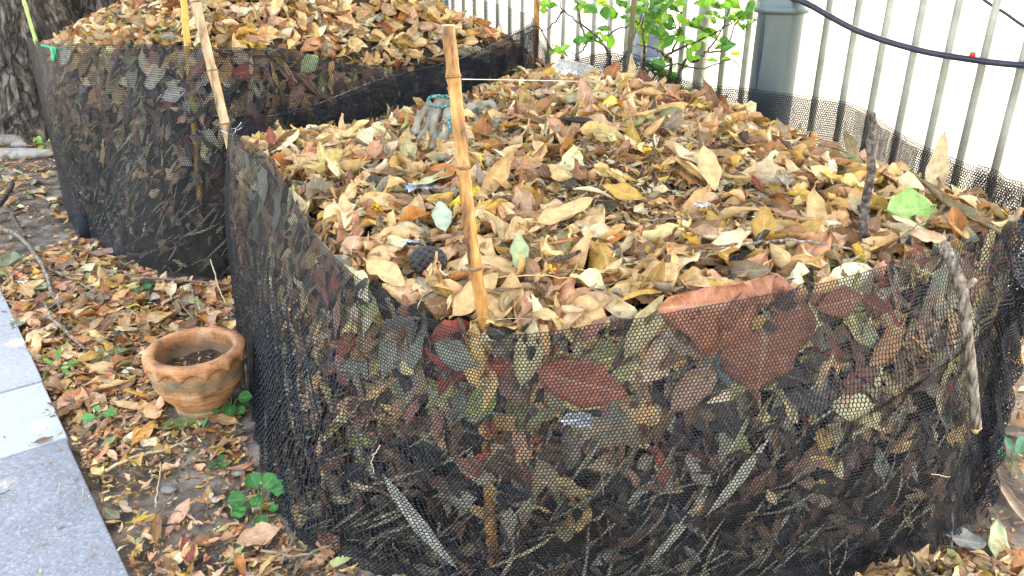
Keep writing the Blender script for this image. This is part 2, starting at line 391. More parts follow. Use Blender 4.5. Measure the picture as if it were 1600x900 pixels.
        A = corners(cx, cy + r3, (150, 270, 30)); Bc = corners(cx, cy - r3, (90, 210, 330))
        jit = rng.normal(0, .045, A.shape[:2] + (1, 2)); A = A + jit; Bc = Bc + rng.normal(0, .045, jit.shape)
        P2 = np.concatenate([A.reshape(-1, 3, 2), Bc.reshape(-1, 3, 2)], 0)      # junction, corner, xy
        nj = len(P2)
        ida = (I * m + J); idb = ida + n * m
        flat = P2.reshape(-1, 2)
        U = s0 + flat[:, 0] * length / n; Vv = v0 + (v1 - v0) * np.clip(flat[:, 1] / ((m - 1) * .866), -.01, 1.01)
        dep = np.concatenate([np.full(len(U), off + th), np.full(len(U), off)])
        def posf(U, Vv, dep):
            return s.wall(U, Vv, dep) if foldfn is None else foldfn(U, Vv, dep)
        V3 = posf(np.concatenate([U, U]), np.concatenate([Vv, Vv]), dep)
        half = len(U)
        strands = []
        def link(ia, ib, ac, bc, mask):
            ia = ia[mask]; ib = ib[mask]
            strands.append(np.stack([ia * 3 + ac[0], ia * 3 + ac[1], ib * 3 + bc[1], ib * 3 + bc[0]], -1))
        odd = (J % 2) == 1
        # straight up
        k = J + 2 < m; link(ida, np.where(k, I * m + J + 2, 0) + n * m, (0, 2), (1, 2), k)
        # to upper-left / upper-right junctions
        k1 = J + 1 < m; li = np.where(odd, I, I - 1); ri = np.where(odd, I + 1, I)
        if closed: kl = k1; kr = k1
        else: kl = k1 & (li >= 0); kr = k1 & (ri < n)
        link(ida, np.where(kl, (li % n) * m + J + 1, 0) + n * m, (0, 1), (0, 2), kl)
        link(ida, np.where(kr, (ri % n) * m + J + 1, 0) + n * m, (2, 1), (0, 1), kr)
        St = np.concatenate(strands)
        sides1 = np.stack([St[:, 0], St[:, 3], St[:, 3] + half, St[:, 0] + half], -1)
        sides2 = np.stack([St[:, 1], St[:, 2], St[:, 2] + half, St[:, 1] + half], -1)
        tri = np.arange(nj * 3).reshape(-1, 3)
        return mkmesh(name, V3, [np.concatenate([St, sides1, sides2]), tri], M_net, parent, smooth=False)

A_NET = .0088
frim = [(-.965, 2.684, .82), (-.753, 2.354, .80), (-.588, 2.07, .77), (-.432, 1.774, .72), (-.281, 1.578, .69), (-.065, 1.42, .67), (.26, 1.44, .70), (.705, 1.597, .72),
        (1.06, 1.77, .73), (1.42, 2.04, .74), (1.44, 2.27, .75), (1.33, 2.55, .78), (1.317, 2.85, .80), (1.30, 3.08, .82), (1.0, 3.30, .83), (.777, 3.42, .84), (.49, 3.69, .93),
        (.235, 3.90, .88), (.125, 4.12, 1.0), (-.06, 3.88, .95), (-.28, 3.57, .90), (-.538, 3.38, .86), (-.73, 3.03, .83), (-.88, 2.94, .80)]
fbase = [(-1.04, 2.72), (-.95, 2.45), (-.85, 2.17), (-.69, 1.83), (-.49, 1.55), (-.05, 1.38), (.3, 1.36), (.72, 1.44),
         (1.08, 1.57), (1.30, 1.88), (1.40, 2.22), (1.36, 2.55), (1.33, 2.85), (1.27, 3.05), (1.0, 3.25), (.78, 3.38), (.5, 3.60), (.26, 3.82), (.12, 3.98), (-.06, 3.8), (-.28, 3.55), (-.54, 3.36), (-.76, 3.06), (-.94, 2.95)]
fedge = [.73, .735, .73, .69, .66, .65, .68, .695, .685, .65, .62, .60, .55, .55, .62, .70, .78, .78, .77, .75, .70, .68, .67, .69]
front = Bin(frim, fbase, (.34, 2.42), .80, fedge, 1.9, 3)
front.bumpc = (.42, 2.85, .09, .48)
rrim = [(-2.54, 4.40, .89), (-2.15, 3.95, .93), (-1.77, 3.70, .96), (-1.53, 3.50, .985), (-1.31, 3.38, .99), (-1.10, 3.42, .98), (-.974, 3.55, .96), (-.828, 3.75, .88), (-.625, 3.95, .82),
        (-.459, 4.15, .82), (.07, 4.24, .99), (.0, 4.6, 1.04), (-.25, 4.9, 1.07), (-.8, 5.5, 1.05), (-1.6, 5.9, .95), (-2.4, 5.85, .92), (-2.85, 5.5, .92), (-2.85, 4.9, .90)]
rbase = [(-2.58, 4.44), (-2.35, 4.0), (-2.05, 3.70), (-1.75, 3.38), (-1.45, 3.22), (-1.22, 3.26), (-.99, 3.58), (-.83, 3.77), (-.625, 3.97), (-.45, 4.15), (.05, 4.22), (.0, 4.6), (-.25, 4.9), (-.8, 5.5), (-1.6, 5.9), (-2.4, 5.85), (-2.85, 5.5), (-2.85, 4.9)]
redge = [.78, .86, .92, .955, .965, .955, .93, .86, .79, .78, .80, .84, .88, .88, .82, .78, .75, .74]
rear = Bin(rrim, rbase, (-1.3, 4.5), 1.20, redge, 1.9, 8)

def front_folds(S, z, tau, v):
    f = .004 + .004 * np.maximum(0, fbm(S, z, 9, 2.2, 2))
    left = np.exp(-((tau - 3.2) / 1.6) ** 2) * np.clip((.62 - z) / .25, 0, 1)
    q = S * .62 + z * .78
    f = f + left * (.008 * (np.sin(q * 2 * PI / .085 + 1.5 * np.sin(S * 9)) + .6) ** 2 / 1.2 + .004 * np.sin(q * 2 * PI / .021 + 3 * np.sin(z * 14)))
    # long slack fold running up to the right hand corner
    S8 = front.station_s(8.2); S6 = front.station_s(6.6)
    line = .40 + (S - S6) / (S8 - S6) * .17
    g = np.exp(-((z - line) / .045) ** 2) * np.clip((S - S6) / .25, 0, 1) * np.clip((front.station_s(9.3) - S) / .2, 0, 1)
    f = f + .055 * g
    # pleats at the right hand corner
    c = np.exp(-((tau - 9.0) / .9) ** 2)
    f = f + c * (.018 * (np.sin(S * 2 * PI / .075 + z * 5) * .5 + .5) + .01 * np.sin((S + z) * 2 * PI / .13))
    # low skirt wrinkles along the front
    sk = np.clip((.16 - z) / .16, 0, 1)
    f = f + sk * .016 * (1 + np.sin(S * 2 * PI / .11 + z * 22)) * np.exp(-((tau - 7.5) / 3) ** 2)
    st = np.exp(-((tau - 5.0) / .05) ** 2)
    return f + .006 * st
front.folds = front_folds
def rear_folds(S, z, tau, v):
    f = .004 + .005 * np.maximum(0, fbm(S, z, 19, 1.6, 2))
    c = np.exp(-((tau - 1.6) / 1.5) ** 2) * np.clip((.45 - z) / .3, 0, 1)
    return f + c * .022 * (1 + np.sin((S * .5 + z * .85) * 2 * PI / .16 + np.sin(S * 6)))
rear.folds = rear_folds
# the wall normal must point outwards
for bn in (front, rear):
    P0 = bn.wall(np.array([.5]), np.array([.5]), np.array([0.]), False); P1 = bn.wall(np.array([.5]), np.array([.5]), np.array([.1]), False)
    if np.linalg.norm(P1[0, :2] - bn.center) < np.linalg.norm(P0[0, :2] - bn.center): bn.sgn = -1.0

e_f = empty('net_enclosure', (*front.center, 0), 'low round black mesh net pen in the foreground filled to the brim with fallen leaves', 'net enclosure', 'leaf pens of black netting')
front.net('net', e_f, a=A_NET, hgt=.73)
o = front.net('overlap_flap', e_f, a=A_NET, s0=front.station_s(8.35), s1=front.station_s(10.4), v0=.02, v1=1.0, off=.02, closed=False,
              foldfn=lambda U, V, D: front.wall(U, V + .004 * np.sin(U * 40), D + .010 * (1 + np.sin(U * 2 * PI / .09 + V * 7))))
o = front.net('overlap_flap', e_f, a=A_NET, s0=front.station_s(17.3), s1=front.station_s(22.8), v0=.45, v1=.985, off=-.014, closed=False,
              foldfn=lambda U, V, D: front.wall(U, V, D - .010 * (1 + np.sin(U * 2 * PI / .17 + V * 9))))
o = front.net('overlap_flap', e_f, a=A_NET, s0=front.station_s(9.6), s1=front.station_s(17.0), v0=.30, v1=.99, off=-.012, closed=False,
              foldfn=lambda U, V, D: front.wall(U, V + .003 * np.sin(U * 30), D - .006 * (1 + np.sin(U * 2 * PI / .21 + V * 5))))
S_ = np.linspace(front.station_s(17.2), front.station_s(23.2), 160)
MB().tube(front.wall(S_, np.full(160, .995), np.full(160, .004)) + .0015 * rng.standard_normal((160, 3)), .0030, 8, wob=.1).build('rim_cord', M_net, e_f)
e_r = empty('net_enclosure', (*rear.center, 0), 'taller round black mesh net pen behind at left beside the tree, heaped with leaves', 'net enclosure', 'leaf pens of black netting')
rear.net('net', e_r, a=.0100, hgt=.92)

def heap(bn, name, label, pal, n_big, n_mid, n_fine, n_pack, taupack):
    Ls = Leaves()
    # core: wall ring and top
    ns, nv = 240, 24
    S, v = np.meshgrid(np.linspace(0, bn.len, ns, endpoint=False), np.linspace(-.02, 1, nv), indexing='ij')
    ed = np.interp(np.interp(S.ravel(), bn.cum, bn.tau), np.arange(bn.m + 1), np.append(bn.edge, bn.edge[0]))
    rzz = np.interp(np.interp(S.ravel(), bn.cum, bn.tau), np.arange(bn.m + 1), np.append(bn.rim[:, 2], bn.rim[0, 2]))
    vv = v.ravel() * (ed - .03) / rzz
    P = bn.wall(S.ravel(), vv, -.055 + .012 * fbm(S.ravel(), vv, 4, 3, 2), False)
    i = np.arange(ns)[:, None] * nv; k = ((np.arange(ns) + 1) % ns)[:, None] * nv; j = np.arange(nv - 1)[None]
    Ls.extra(P, np.stack([i + j, k + j, k + j + 1, i + j + 1], -1).reshape(-1, 4), np.array([.1, .07, .04]))
    nf = len(Ls.Fc[-1])
    rg, pg = np.meshgrid(np.linspace(0, 1, 40), np.linspace(-PI, PI, 180, endpoint=False), indexing='ij')
    Rr = np.interp(pg, bn.ph, bn.rr, period=2 * PI)
    x = bn.center[0] + rg * Rr * np.cos(pg) * .97; y = bn.center[1] + rg * Rr * np.sin(pg) * .97
    z = bn.hz(x, y) - .03 + .006 * fbm(x, y, 2, 12, 2)
    P = np.stack([x, y, z], -1).reshape(-1, 3)
    i = np.arange(39)[:, None] * 180; j = np.arange(180)[None]; k = (j + 1) % 180
    Ls.extra(P, np.stack([i + j, i + 180 + j, i + 180 + k, i + k], -1).reshape(-1, 4), np.array([.1, .07, .04])); nf += len(Ls.Fc[-1])
    def pts(n, lo=0, hi=1.0):
        ph = rng.uniform(-PI, PI, n * 2); q = np.sqrt(rng.uniform(lo, hi, n * 2)); R = np.interp(ph, bn.ph, bn.rr, period=2 * PI)
        keep = rng.uniform(0, 1, n * 2) < (R / R.max()) ** 2
        ph, q, R = ph[keep][:n], q[keep][:n], R[keep][:n]
        x = bn.center[0] + q * R * .965 * np.cos(ph); y = bn.center[1] + q * R * .965 * np.sin(ph)
        return x, y
    for n, L0, L1, wr, nx, ny, zz, pl, tl, fo in ((n_fine, .012, .035, .30, 4, 3, (-.025, .006), PAL_FINE, .6, .8), (n_mid, .04, .085, .45, 7, 4, (-.02, .020), pal, .70, 1.25), (n_big, .090, .170, .40, 11, 6, (-.012, .028), pal, .60, 1.25)):
        x, y = pts(n); n = len(x)
        # a patch of finer crumbs in the middle of the front heap
        if bn is front and L0 > .03:
            k = (((x - .42) / .42) ** 2 + ((y - 2.05) / .32) ** 2 < 1) & (rng.uniform(0, 1, n) < (.75 if L0 > .08 else .5)); x, y = x[~k], y[~k]; n = len(x)
        Z = bn.hz(x, y) + rng.uniform(*zz, n)
        Ln = rng.uniform(L0, L1, n); Wn = Ln * rng.normal(wr, .09, n).clip(.18, .75)
        scatter(Ls, np.stack([x, y, Z], -1), bn.hn(x, y), Ln, Wn, pl, nx, ny, tilt=tl, fold=fo, clampfn=bn.clamp, bend=1.25, twist=.9)
    if bn is front:
        n = 6500; a_ = rng.uniform(0, 2 * PI, n); q_ = np.sqrt(rng.uniform(0, 1, n)); x = .42 + .46 * q_ * np.cos(a_); y = 2.05 + .36 * q_ * np.sin(a_); Ln = rng.uniform(.015, .06, n)
        scatter(Ls, np.stack([x, y, bn.hz(x, y) + rng.uniform(-.03, .006, n)], -1), bn.hn(x, y), Ln, Ln * rng.uniform(.12, .5, n), PAL_FINE + [(C['buff'], 8), (C['cream'], 6)], 5, 3, tilt=.5, fold=1.2, clampfn=bn.clamp)
    x, y = pts(1500); n = len(x); Ln = rng.uniform(.04, .13, n)
    scatter(Ls, np.stack([x, y, bn.hz(x, y) + rng.uniform(0, .022, n)], -1), bn.hn(x, y), Ln, np.full(n, .0045), [(C['brown'], 5), (C['dark'], 4), (C['cream'], 2), (C['greybrown'], 4)], 6, 3, tilt=.25, fold=1.5, bend=.5, clampfn=bn.clamp)
    # leaves packed against the netting, laid out in wall space so that none pokes through
    for lay in range(3):
        n = n_pack // 3
        S = rng.uniform(0, bn.len, n); v = rng.uniform(0, 1, n) ** .95
        ta = np.interp(S, bn.cum, bn.tau); ed = np.interp(ta, np.arange(bn.m + 1), np.append(bn.edge, bn.edge[0])); rz = np.interp(ta, np.arange(bn.m + 1), np.append(bn.rim[:, 2], bn.rim[0, 2]))
        zz = v * ed
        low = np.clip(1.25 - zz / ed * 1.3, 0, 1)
        Ln = rng.uniform(.06, .20, n) * (1 - .55 * low); Wn = Ln * rng.normal(.42, .12, n).clip(.12, .8)
        strip = (rng.uniform(0, 1, n) < .18) & (low > .4); Ln = np.where(strip, rng.uniform(.12, .3, n), Ln); Wn = np.where(strip, .010, Wn)
        loc, uv = leaf_local(n, Ln, Wn, 8, 5, rng.uniform(.36, .6, n), rng.normal(0, .8, n), rng.normal(0, 1.0, n), np.abs(rng.normal(0, .1, n)), rng.normal(0, .6, n))
        loc = loc - loc.mean(1, keepdims=True)
        tz = np.where(strip, rng.normal(.85, .2, n), rng.uniform(-PI, PI, n))
        nn = np.stack([rng.normal(0, .45, n), rng.normal(0, .45, n), np.ones(n)], 1)
        Q = np.einsum('nij,nmj->nmi', rotmats(tz, nn), loc)
        if bn is rear: Q[..., 0] *= 1.0
        dS = S[:, None] + Q[..., 0]; dz = zz[:, None] + Q[..., 1]; dd = np.minimum(-.016 - .012 * lay + Q[..., 2] * .8, -.010)
        if bn is front: dd = np.where(np.abs(dS - bn.station_s(5.0)) < .010, np.minimum(dd, -.020), dd)
        dd = np.maximum(dd, -.10)
        vvv = np.clip(dz / rz[:, None], 0.0, 1.0)
        V = bn.wall(dS.ravel(), vvv.ravel(), dd.ravel(), False).reshape(n, -1, 3)
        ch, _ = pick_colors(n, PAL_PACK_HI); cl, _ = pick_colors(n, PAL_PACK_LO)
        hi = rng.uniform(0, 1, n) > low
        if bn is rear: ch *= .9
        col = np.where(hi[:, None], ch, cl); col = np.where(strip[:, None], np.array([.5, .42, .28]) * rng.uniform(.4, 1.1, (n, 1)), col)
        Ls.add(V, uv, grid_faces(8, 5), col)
    o = Ls.build(name, [M_leaf, M_core], midx_extra=nf)
    tag(o, label, 'leaf heap', kind='stuff'); return o
heap(front, 'leaf_heap', 'mass of dry tan and brown fallen leaves filling the foreground net pen', PAL_HEAP, 3000, 3800, 9000, 8200, None)
heap(rear, 'leaf_heap', 'mass of dry tan and brown fallen leaves heaped in the taller rear net pen', PAL_REAR, 2500, 2600, 2500, 5600, None)

# ------------------------------------------------------------------ single leaves that stand out
LM = []       # landmarks: (px, py, words)
used_labels = set()
def lobed(L, k=5):
    """star-shaped lobed leaf"""
    n = 80; th = np.linspace(0, 2 * PI, n, endpoint=False)
    lob = np.zeros(n)
    for a, am in ((0, 1.0), (.95, .82), (-.95, .82), (1.95, .55), (-1.95, .55)):
        d = (th - a + PI) % (2 * PI) - PI; lob = np.maximum(lob, am * np.exp(-(np.abs(d) / .27) ** 1.3))
    R = L * .5 * (.26 + .74 * lob); rings = [0, .35, .7, 1.0]
    V = []; U = []
    for q in rings:
        x = R * q * np.cos(th) ; y = R * q * np.sin(th)
        V.append(np.stack([x, y, .12 * L * q * q * np.cos(3 * th + 1) + .05 * L * np.sin(7 * th) * q], -1)); U.append(np.stack([.5 + 0 * x, np.sin(2.5 * th) * q], -1))
    V = np.vstack(V); U = np.vstack(U); j = np.arange(n); k2 = (j + 1) % n
    Fc = np.concatenate([np.stack([q * n + j, (q + 1) * n + j, (q + 1) * n + k2, q * n + k2], -1) for q in range(len(rings) - 1)])
    return V, U, Fc
def one_leaf(pos, L, wr, yaw, nrm, color, label, bend=.4, fold=.5, wave=.05, twist=.2, shape=.48, group=None, lift=.012, mat=None, cat='leaf', star=False, clampfn=None, wallbin=None, name='dry_leaf', up=None, rag=.35):
    r = np.random.default_rng(int(abs(pos[0] * 1000 + pos[1] * 7777)) + 5)
    if star: loc, uv, fc = lobed(L); loc = loc[None]
    else:
        loc, uv = leaf_local(1, np.array([L]), np.array([L * wr]), 16, 7, np.array([shape]), np.array([bend]), np.array([fold]), np.array([wave]), np.array([twist]), r, rag); fc = grid_faces(16, 7)
    if wallbin is not None:
        bn, S, z = wallbin
        Q = np.einsum('nij,nmj->nmi', rotmats(np.array([yaw]), np.array([[.1, .15, 1.0]])), loc)[0]
        ta = np.interp((S + Q[:, 0]) % bn.len, bn.cum, bn.tau); rz = np.interp(ta, np.arange(bn.m + 1), np.append(bn.rim[:, 2], bn.rim[0, 2]))
        V = bn.wall(S + Q[:, 0], np.clip((z + Q[:, 1]) / rz, 0, 1.04), np.minimum(Q[:, 2] * .5 - .010, -.003), False)
    else:
        if up is not None:
            x_ = np.array([up[0], up[1], 1.0]); x_ /= np.linalg.norm(x_); z_ = np.array([-pos[0] * .4 + up[2], -1.0, .15]); z_ -= x_ * z_.dot(x_); z_ /= np.linalg.norm(z_); R = np.stack([x_, np.cross(z_, x_), z_], 1)[None]; nrm = (0, 0, 1)
        else: R = rotmats(np.array([yaw]), np.array([nrm], float))
        V = np.einsum('nij,nmj->nmi', R, loc)[0] ; V = V - V.mean(0) + np.asarray(pos) + np.asarray(nrm) / np.linalg.norm(nrm) * lift
        if clampfn: V = clampfn(V)
    c = np.broadcast_to(np.array(color, float), (len(V), 3)) * (1 - .15 * np.abs(uv[:, 1:2]) * r.uniform(0, 1))
    org = V.mean(0)
    o = mkmesh(name, V, [fc], mat or M_leaf, None, c, uv, origin=org)
    if fc.shape[0] > 200 or True:
        so = o.modifiers.new('thickness', 'SOLIDIFY'); so.thickness = .0006; so.offset = 0
    tag(o, label, cat, group); used_labels.add(label); return o
def yaw_img(a, P):
    """an angle seen in the photograph (0 right, 90 up) turned into a heading on the surface"""
    dep = math.atan2(H - P[2], math.hypot(P[0], P[1])); a = math.radians(a)
    vd = math.atan2(P[0], P[1])
    return math.atan2(math.sin(a) / max(.3, math.sin(dep)), math.cos(a)) - vd
GH = 'single leaves lying on the foreground heap'
def HL(px, py, L, wr, a, col, label, tilt=(0, 0), **k):
    P = front.hit(px, py)
    if P is None: print('no hit', label); return
    n = front.hn(P[0], P[1]) + np.array([tilt[0], tilt[1], 0])
    LM.append((px, py, None))
    k.setdefault('clampfn', front.clamp)
    return one_leaf(P, L, wr, yaw_img(a, P), n, C[col] if isinstance(col, str) else col, label, group=GH, lift=k.pop('lift', .022) + .014, **k)
HL(1400, 345, .155, .70, 15, 'fresh', 'fresh pale green broad leaf beside the knobby upright stick', tilt=(0, -.55), lift=.045, mat=M_green, fold=.5, bend=.5)
HL(694, 355, .10, .50, 100, 'mint', 'pale grey green leaf lying just left of the foreground bamboo stake', tilt=(0, -.5), lift=.03, fold=.4)
HL(515, 278, .17, .9, 70, (.56, .42, .14), 'yellowish star shaped leaf with pointed lobes at the left of the heap', star=True, tilt=(0, -.5), lift=.05)
HL(1456, 285, .235, .33, 96, 'cream', 'tall pale papery leaf standing upright at the right of the heap', up=(.02, .15, -.4), tilt=(.1, -3.2), lift=.07, fold=1.2, clampfn=None, shape=.4)
HL(1475, 338, .40, .16, -20, (.32, .24, .11), 'very long narrow rolled brown leaf at the right end of the heap', fold=1.5, lift=.03, clampfn=None, bend=.5)
HL(797, 121, .19, .14, -24, 'lime', 'bright lime yellow strap leaf near the top of the heap', fold=.8, lift=.04, bend=.2)
HL(845, 186, .17, .36, 22, (.34, .15, .055), 'large rust brown boat shaped leaf right of the grey gloves', fold=1.3, tilt=(0, -.5), lift=.03)
HL(914, 182, .15, .36, 118, 'pinkish', 'salmon tan leaf with a pointed tip standing on the upper heap', up=(-.25, .5, 0), tilt=(0, -1.0), lift=.04)
HL(905, 207, .15, .28, 172, 'black', 'nearly black curled leaf on the upper heap', fold=1.6, lift=.025)
HL(972, 318, .115, .48, 175, 'ochre', 'flat ochre tan leaf in the middle of the heap', lift=.03, tilt=(0, -.4))
HL(590, 246, .08, .7, 60, 'salmon', 'small salmon red leaf left of the grey gloves', tilt=(0, -.6))
HL(426, 236, .08, .4, 85, 'red', 'small red leaf piece upright in the far left corner of the heap', up=(-.1, .2, .2), tilt=(0, -2.0), lift=.03)
HL(686, 302, .14, .40, 8, (.50, .48, .24), 'pale olive long leaf left of the foreground bamboo stake', lift=.03)
HL(775, 303, .17, .36, 62, 'tan', 'long tan leaf standing on edge right of the foreground bamboo stake', up=(.8, .7, .3), tilt=(.2, -.9), lift=.035, fold=.9)
HL(607, 441, .13, .48, -28, 'buff', 'large buff leaf against the net rim left of the foreground stake', lift=.03, tilt=(0, -.4))
HL(812, 425, .10, .45, 100, 'palegreen', 'pale yellow green leaf standing low right of the foreground stake', up=(-.1, .6, 0), tilt=(0, -1.2), lift=.03)
HL(868, 402, .10, .26, 6, 'salmon', 'rolled reddish leaf tube low in the middle of the heap', fold=2.4, lift=.03)
HL(757, 347, .065, .40, 20, 'orange', 'bright orange yellow leaf touching the foreground bamboo stake', lift=.035)
HL(1100, 277, .17, .38, -40, 'buff', 'big buff leaf right of the heap centre slanting down to the right', lift=.03, tilt=(0, -.5))
HL(1172, 306, .085, .35, -30, 'red', 'curled brick red leaf right of the heap centre', fold=1.9, lift=.03)
HL(1190, 382, .105, .55, 85, 'ochre', 'cupped ochre leaf standing near the front right of the heap', up=(.1, .6, 0), tilt=(0, -1.4), lift=.03)
HL(1262, 345, .17, .34, -42, 'tan', 'long tan leaf with a curled edge left of the knobby stick', lift=.03, tilt=(0, -.5))
HL(1022, 446, .12, .60, 30, 'buff', 'broad flat buff leaf leaning on the front net rim', tilt=(0, -.9), lift=.03)
HL(1318, 266, .09, .38, -22, 'midgreen', 'small glossy green leaf near the right rear edge of the heap', lift=.03, mat=M_green)
HL(1330, 252, .24, .22, -24, (.24, .17, .07), 'long wavy dark brown leaf along the right rear net', wave=.2, tilt=(-.2, -1.2), lift=.03)
HL(1212, 243, .15, .30, -28, 'chestnut', 'dark chestnut leaf on the right rear slope of the heap', lift=.03, fold=1.2)
HL(1473, 362, .11, .62, -35, 'rust', 'burnt orange folded leaf right of the pale green broad leaf', fold=1.3, tilt=(0, -.6), lift=.04)
HL(1440, 397, .11, .7, 10, 'pinkish', 'pinkish tan broad leaf at the front right net rim', lift=.03)
HL(1405, 372, .10, .5, -10, 'cream', 'cream leaf tucked under the pale green broad leaf', lift=.03)
HL(1128, 402, .13, .42, 28, 'cream', 'pale cream leaf above the thin grey twig', lift=.03, tilt=(0, -.3))
HL(880, 352, .17, .34, 10, 'buff', 'long buff leaf with wavy edge in the middle of the heap', lift=.03, wave=.12, tilt=(0, -.3))
HL(955, 130, .12, .62, 70, 'rust', 'orange brown leaf standing at the crest of the heap', up=(.5, .3, 0), tilt=(0, -1.3), lift=.03)
HL(1004, 131, .10, .60, 100, 'chestnut', 'dark red brown leaf at the crest of the heap', up=(-.3, .3, 0), tilt=(0, -1.3), lift=.03)
HL(985, 138, .14, .32, 82, 'cream', 'crumpled pale leaf standing in front of the olive stem at the crest', up=(-.05, .2, .3), tilt=(0, -2.0), lift=.05, fold=1.5)
HL(1110, 172, .26, .22, -24, (.22, .09, .035), 'long arched brown leaf rimming the rear right of the heap', tilt=(0, -1.0), lift=.03)
HL(1008, 165, .16, .40, 12, 'tan', 'tan leaf with curled sides below the crest of the heap', fold=1.5, lift=.03)
HL(1300, 295, .15, .30, -5, 'yellow', 'yellow edged leaf left of the knobby stick near the rear net', lift=.02)
HL(1395, 300, .18, .5, -5, (.36, .16, .09), 'flat reddish brown leaf half hidden behind the knobby stick', lift=.02)
HL(700, 250, .13, .5, 30, 'cream', 'pale leaf under the grey gloves', lift=.02)
HL(640, 262, .11, .6, 100, (.58, .49, .24), 'cupped straw coloured leaf below the grey gloves', up=(-.2, .5, 0), fold=1.5, tilt=(0, -.8), lift=.03)
HL(545, 345, .12, .36, 65, 'buff', 'narrow buff leaf near the left net rim', lift=.03, tilt=(0, -.7))
HL(492, 200, .10, .5, 20, 'white', 'bleached whitish leaf at the far left of the heap', lift=.03)
HL(1215, 300, .10, .5, -60, 'greybrown', 'dull grey brown leaf above the long tan curled one', lift=.03)
HL(1070, 265, .13, .45, -20, 'cream', 'cream leaf with a dark vein high on the right of the heap', lift=.03)
HL(745, 480, .15, .45, 25, 'buff', 'buff leaf arching over the net rim at the foreground stake', lift=.03, tilt=(0, -.4), clampfn=None)
HL(800, 470, .11, .5, 80, 'tan', 'pinkish tan leaf hanging at the net rim right of the foreground stake', lift=.03, tilt=(0, -1.2))
# the big brick red leaf and others seen through the netting
GW = 'leaves pressed against the inside of the netting'
def WL(bn, px, py, L, wr, a, col, label, **k):
    S, v = bn.wall_hit(px, py); ta = np.interp(S, bn.cum, bn.tau); rz = float(np.interp(ta, np.arange(bn.m + 1), np.append(bn.rim[:, 2], bn.rim[0, 2])))
    P = bn.wall(np.array([S]), np.array([v]), np.array([0.]), False)[0]
    # the S axis may run left to right or the other way as seen from the camera
    x0 = project(bn.wall(np.array([S]), np.array([v]), np.array([0.]), False))[0][0]; x1 = project(bn.wall(np.array([S + .05]), np.array([v]), np.array([0.]), False))[0][0]
    sg = 1 if x1 > x0 else -1
    return one_leaf(P, L, wr, math.atan2(math.sin(math.radians(a)), sg * math.cos(math.radians(a))), (0, 0, 1), C[col] if isinstance(col, str) else col, label, group=GW, wallbin=(bn, S, v * rz), rag=.85, **k)
WL(front, 1120, 480, .25, .85, 175, (.50, .19, .10), 'big brick red leaf poking above the front net rim', fold=.5)
WL(front, 1200, 530, .29, .85, 80, (.38, .15, .085), 'large dull red leaf behind the net at the right front', fold=.6)
WL(front, 905, 605, .215, .52, -18, (.46, .15, .085), 'oval brick red leaf behind the net right of the foreground stake', fold=.7)
WL(front, 1010, 520, .17, .50, 55, (.60, .48, .24), 'folded pale tan leaf behind the net below the rim', fold=1.4)
WL(front, 820, 560, .16, .42, 75, (.60, .50, .28), 'long pale leaf behind the net just right of the stake', fold=.8)
WL(front, 1085, 610, .16, .50, 40, (.48, .28, .18), 'dusty pink leaf behind the net below the big brick red leaf', fold=.8)
WL(front, 1142, 575, .10, .60, 95, (.15, .17, .19), 'ragged slate grey leaf behind the net', fold=.8)
WL(front, 1400, 545, .16, .45, 30, (.50, .24, .10), 'orange brown leaf behind the net at the far right', fold=.8)
WL(front, 1320, 480, .15, .50, 0, (.42, .16, .10), 'wine red leaf behind the net under the right rim', fold=.8)
WL(front, 640, 820, .30, .13, -50, (.70, .66, .56), 'long pale grey strip leaf low behind the net at left', fold=.6)
WL(front, 1160, 760, .24, .13, 48, (.60, .55, .42), 'long bleached strip leaf low behind the net at right', fold=.6)
WL(front, 1060, 840, .24, .12, 52, (.62, .56, .42), 'long bleached strip leaf low behind the net near the middle', fold=.6)
WL(front, 700, 560, .15, .5, -10, (.34, .33, .26), 'grey green leaf behind the net left of the foreground stake', fold=.8)
WL(front, 400, 290, .14, .6, -50, (.48, .46, .36), 'pale grey leaf behind the net beside the left stake', fold=.6)
WL(front, 420, 330, .16, .5, -60, (.30, .28, .22), 'dull leaf behind the net below the left stake', fold=.6)
WL(rear, 490, 102, .14, .60, 25, (.42, .55, .26), 'pale green leaf behind the rear net below its rim', fold=.6)
WL(rear, 390, 112, .16, .50, 10, (.36, .08, .06), 'dark red leaf behind the rear net', fold=.6)
WL(rear, 232, 128, .20, .48, 28, (.56, .53, .42), 'large pale grey leaf behind the rear net', fold=.8)
WL(rear, 262, 150, .18, .45, 15, (.52, .50, .40), 'second large pale grey leaf just below the first behind the rear net', fold=.8)
WL(rear, 470, 150, .16, .5, 40, (.50, .25, .16), 'pinkish brown leaf behind the rear net near the front pen', fold=.6)
WL(rear, 92, 90, .14, .60, 30, (.62, .56, .45), 'pale round leaf behind the rear net at its far left', fold=.6)
WL(rear, 190, 265, .08, .40, 95, (.40, .40, .28), 'small upright grey green leaf behind the rear net', fold=.6)

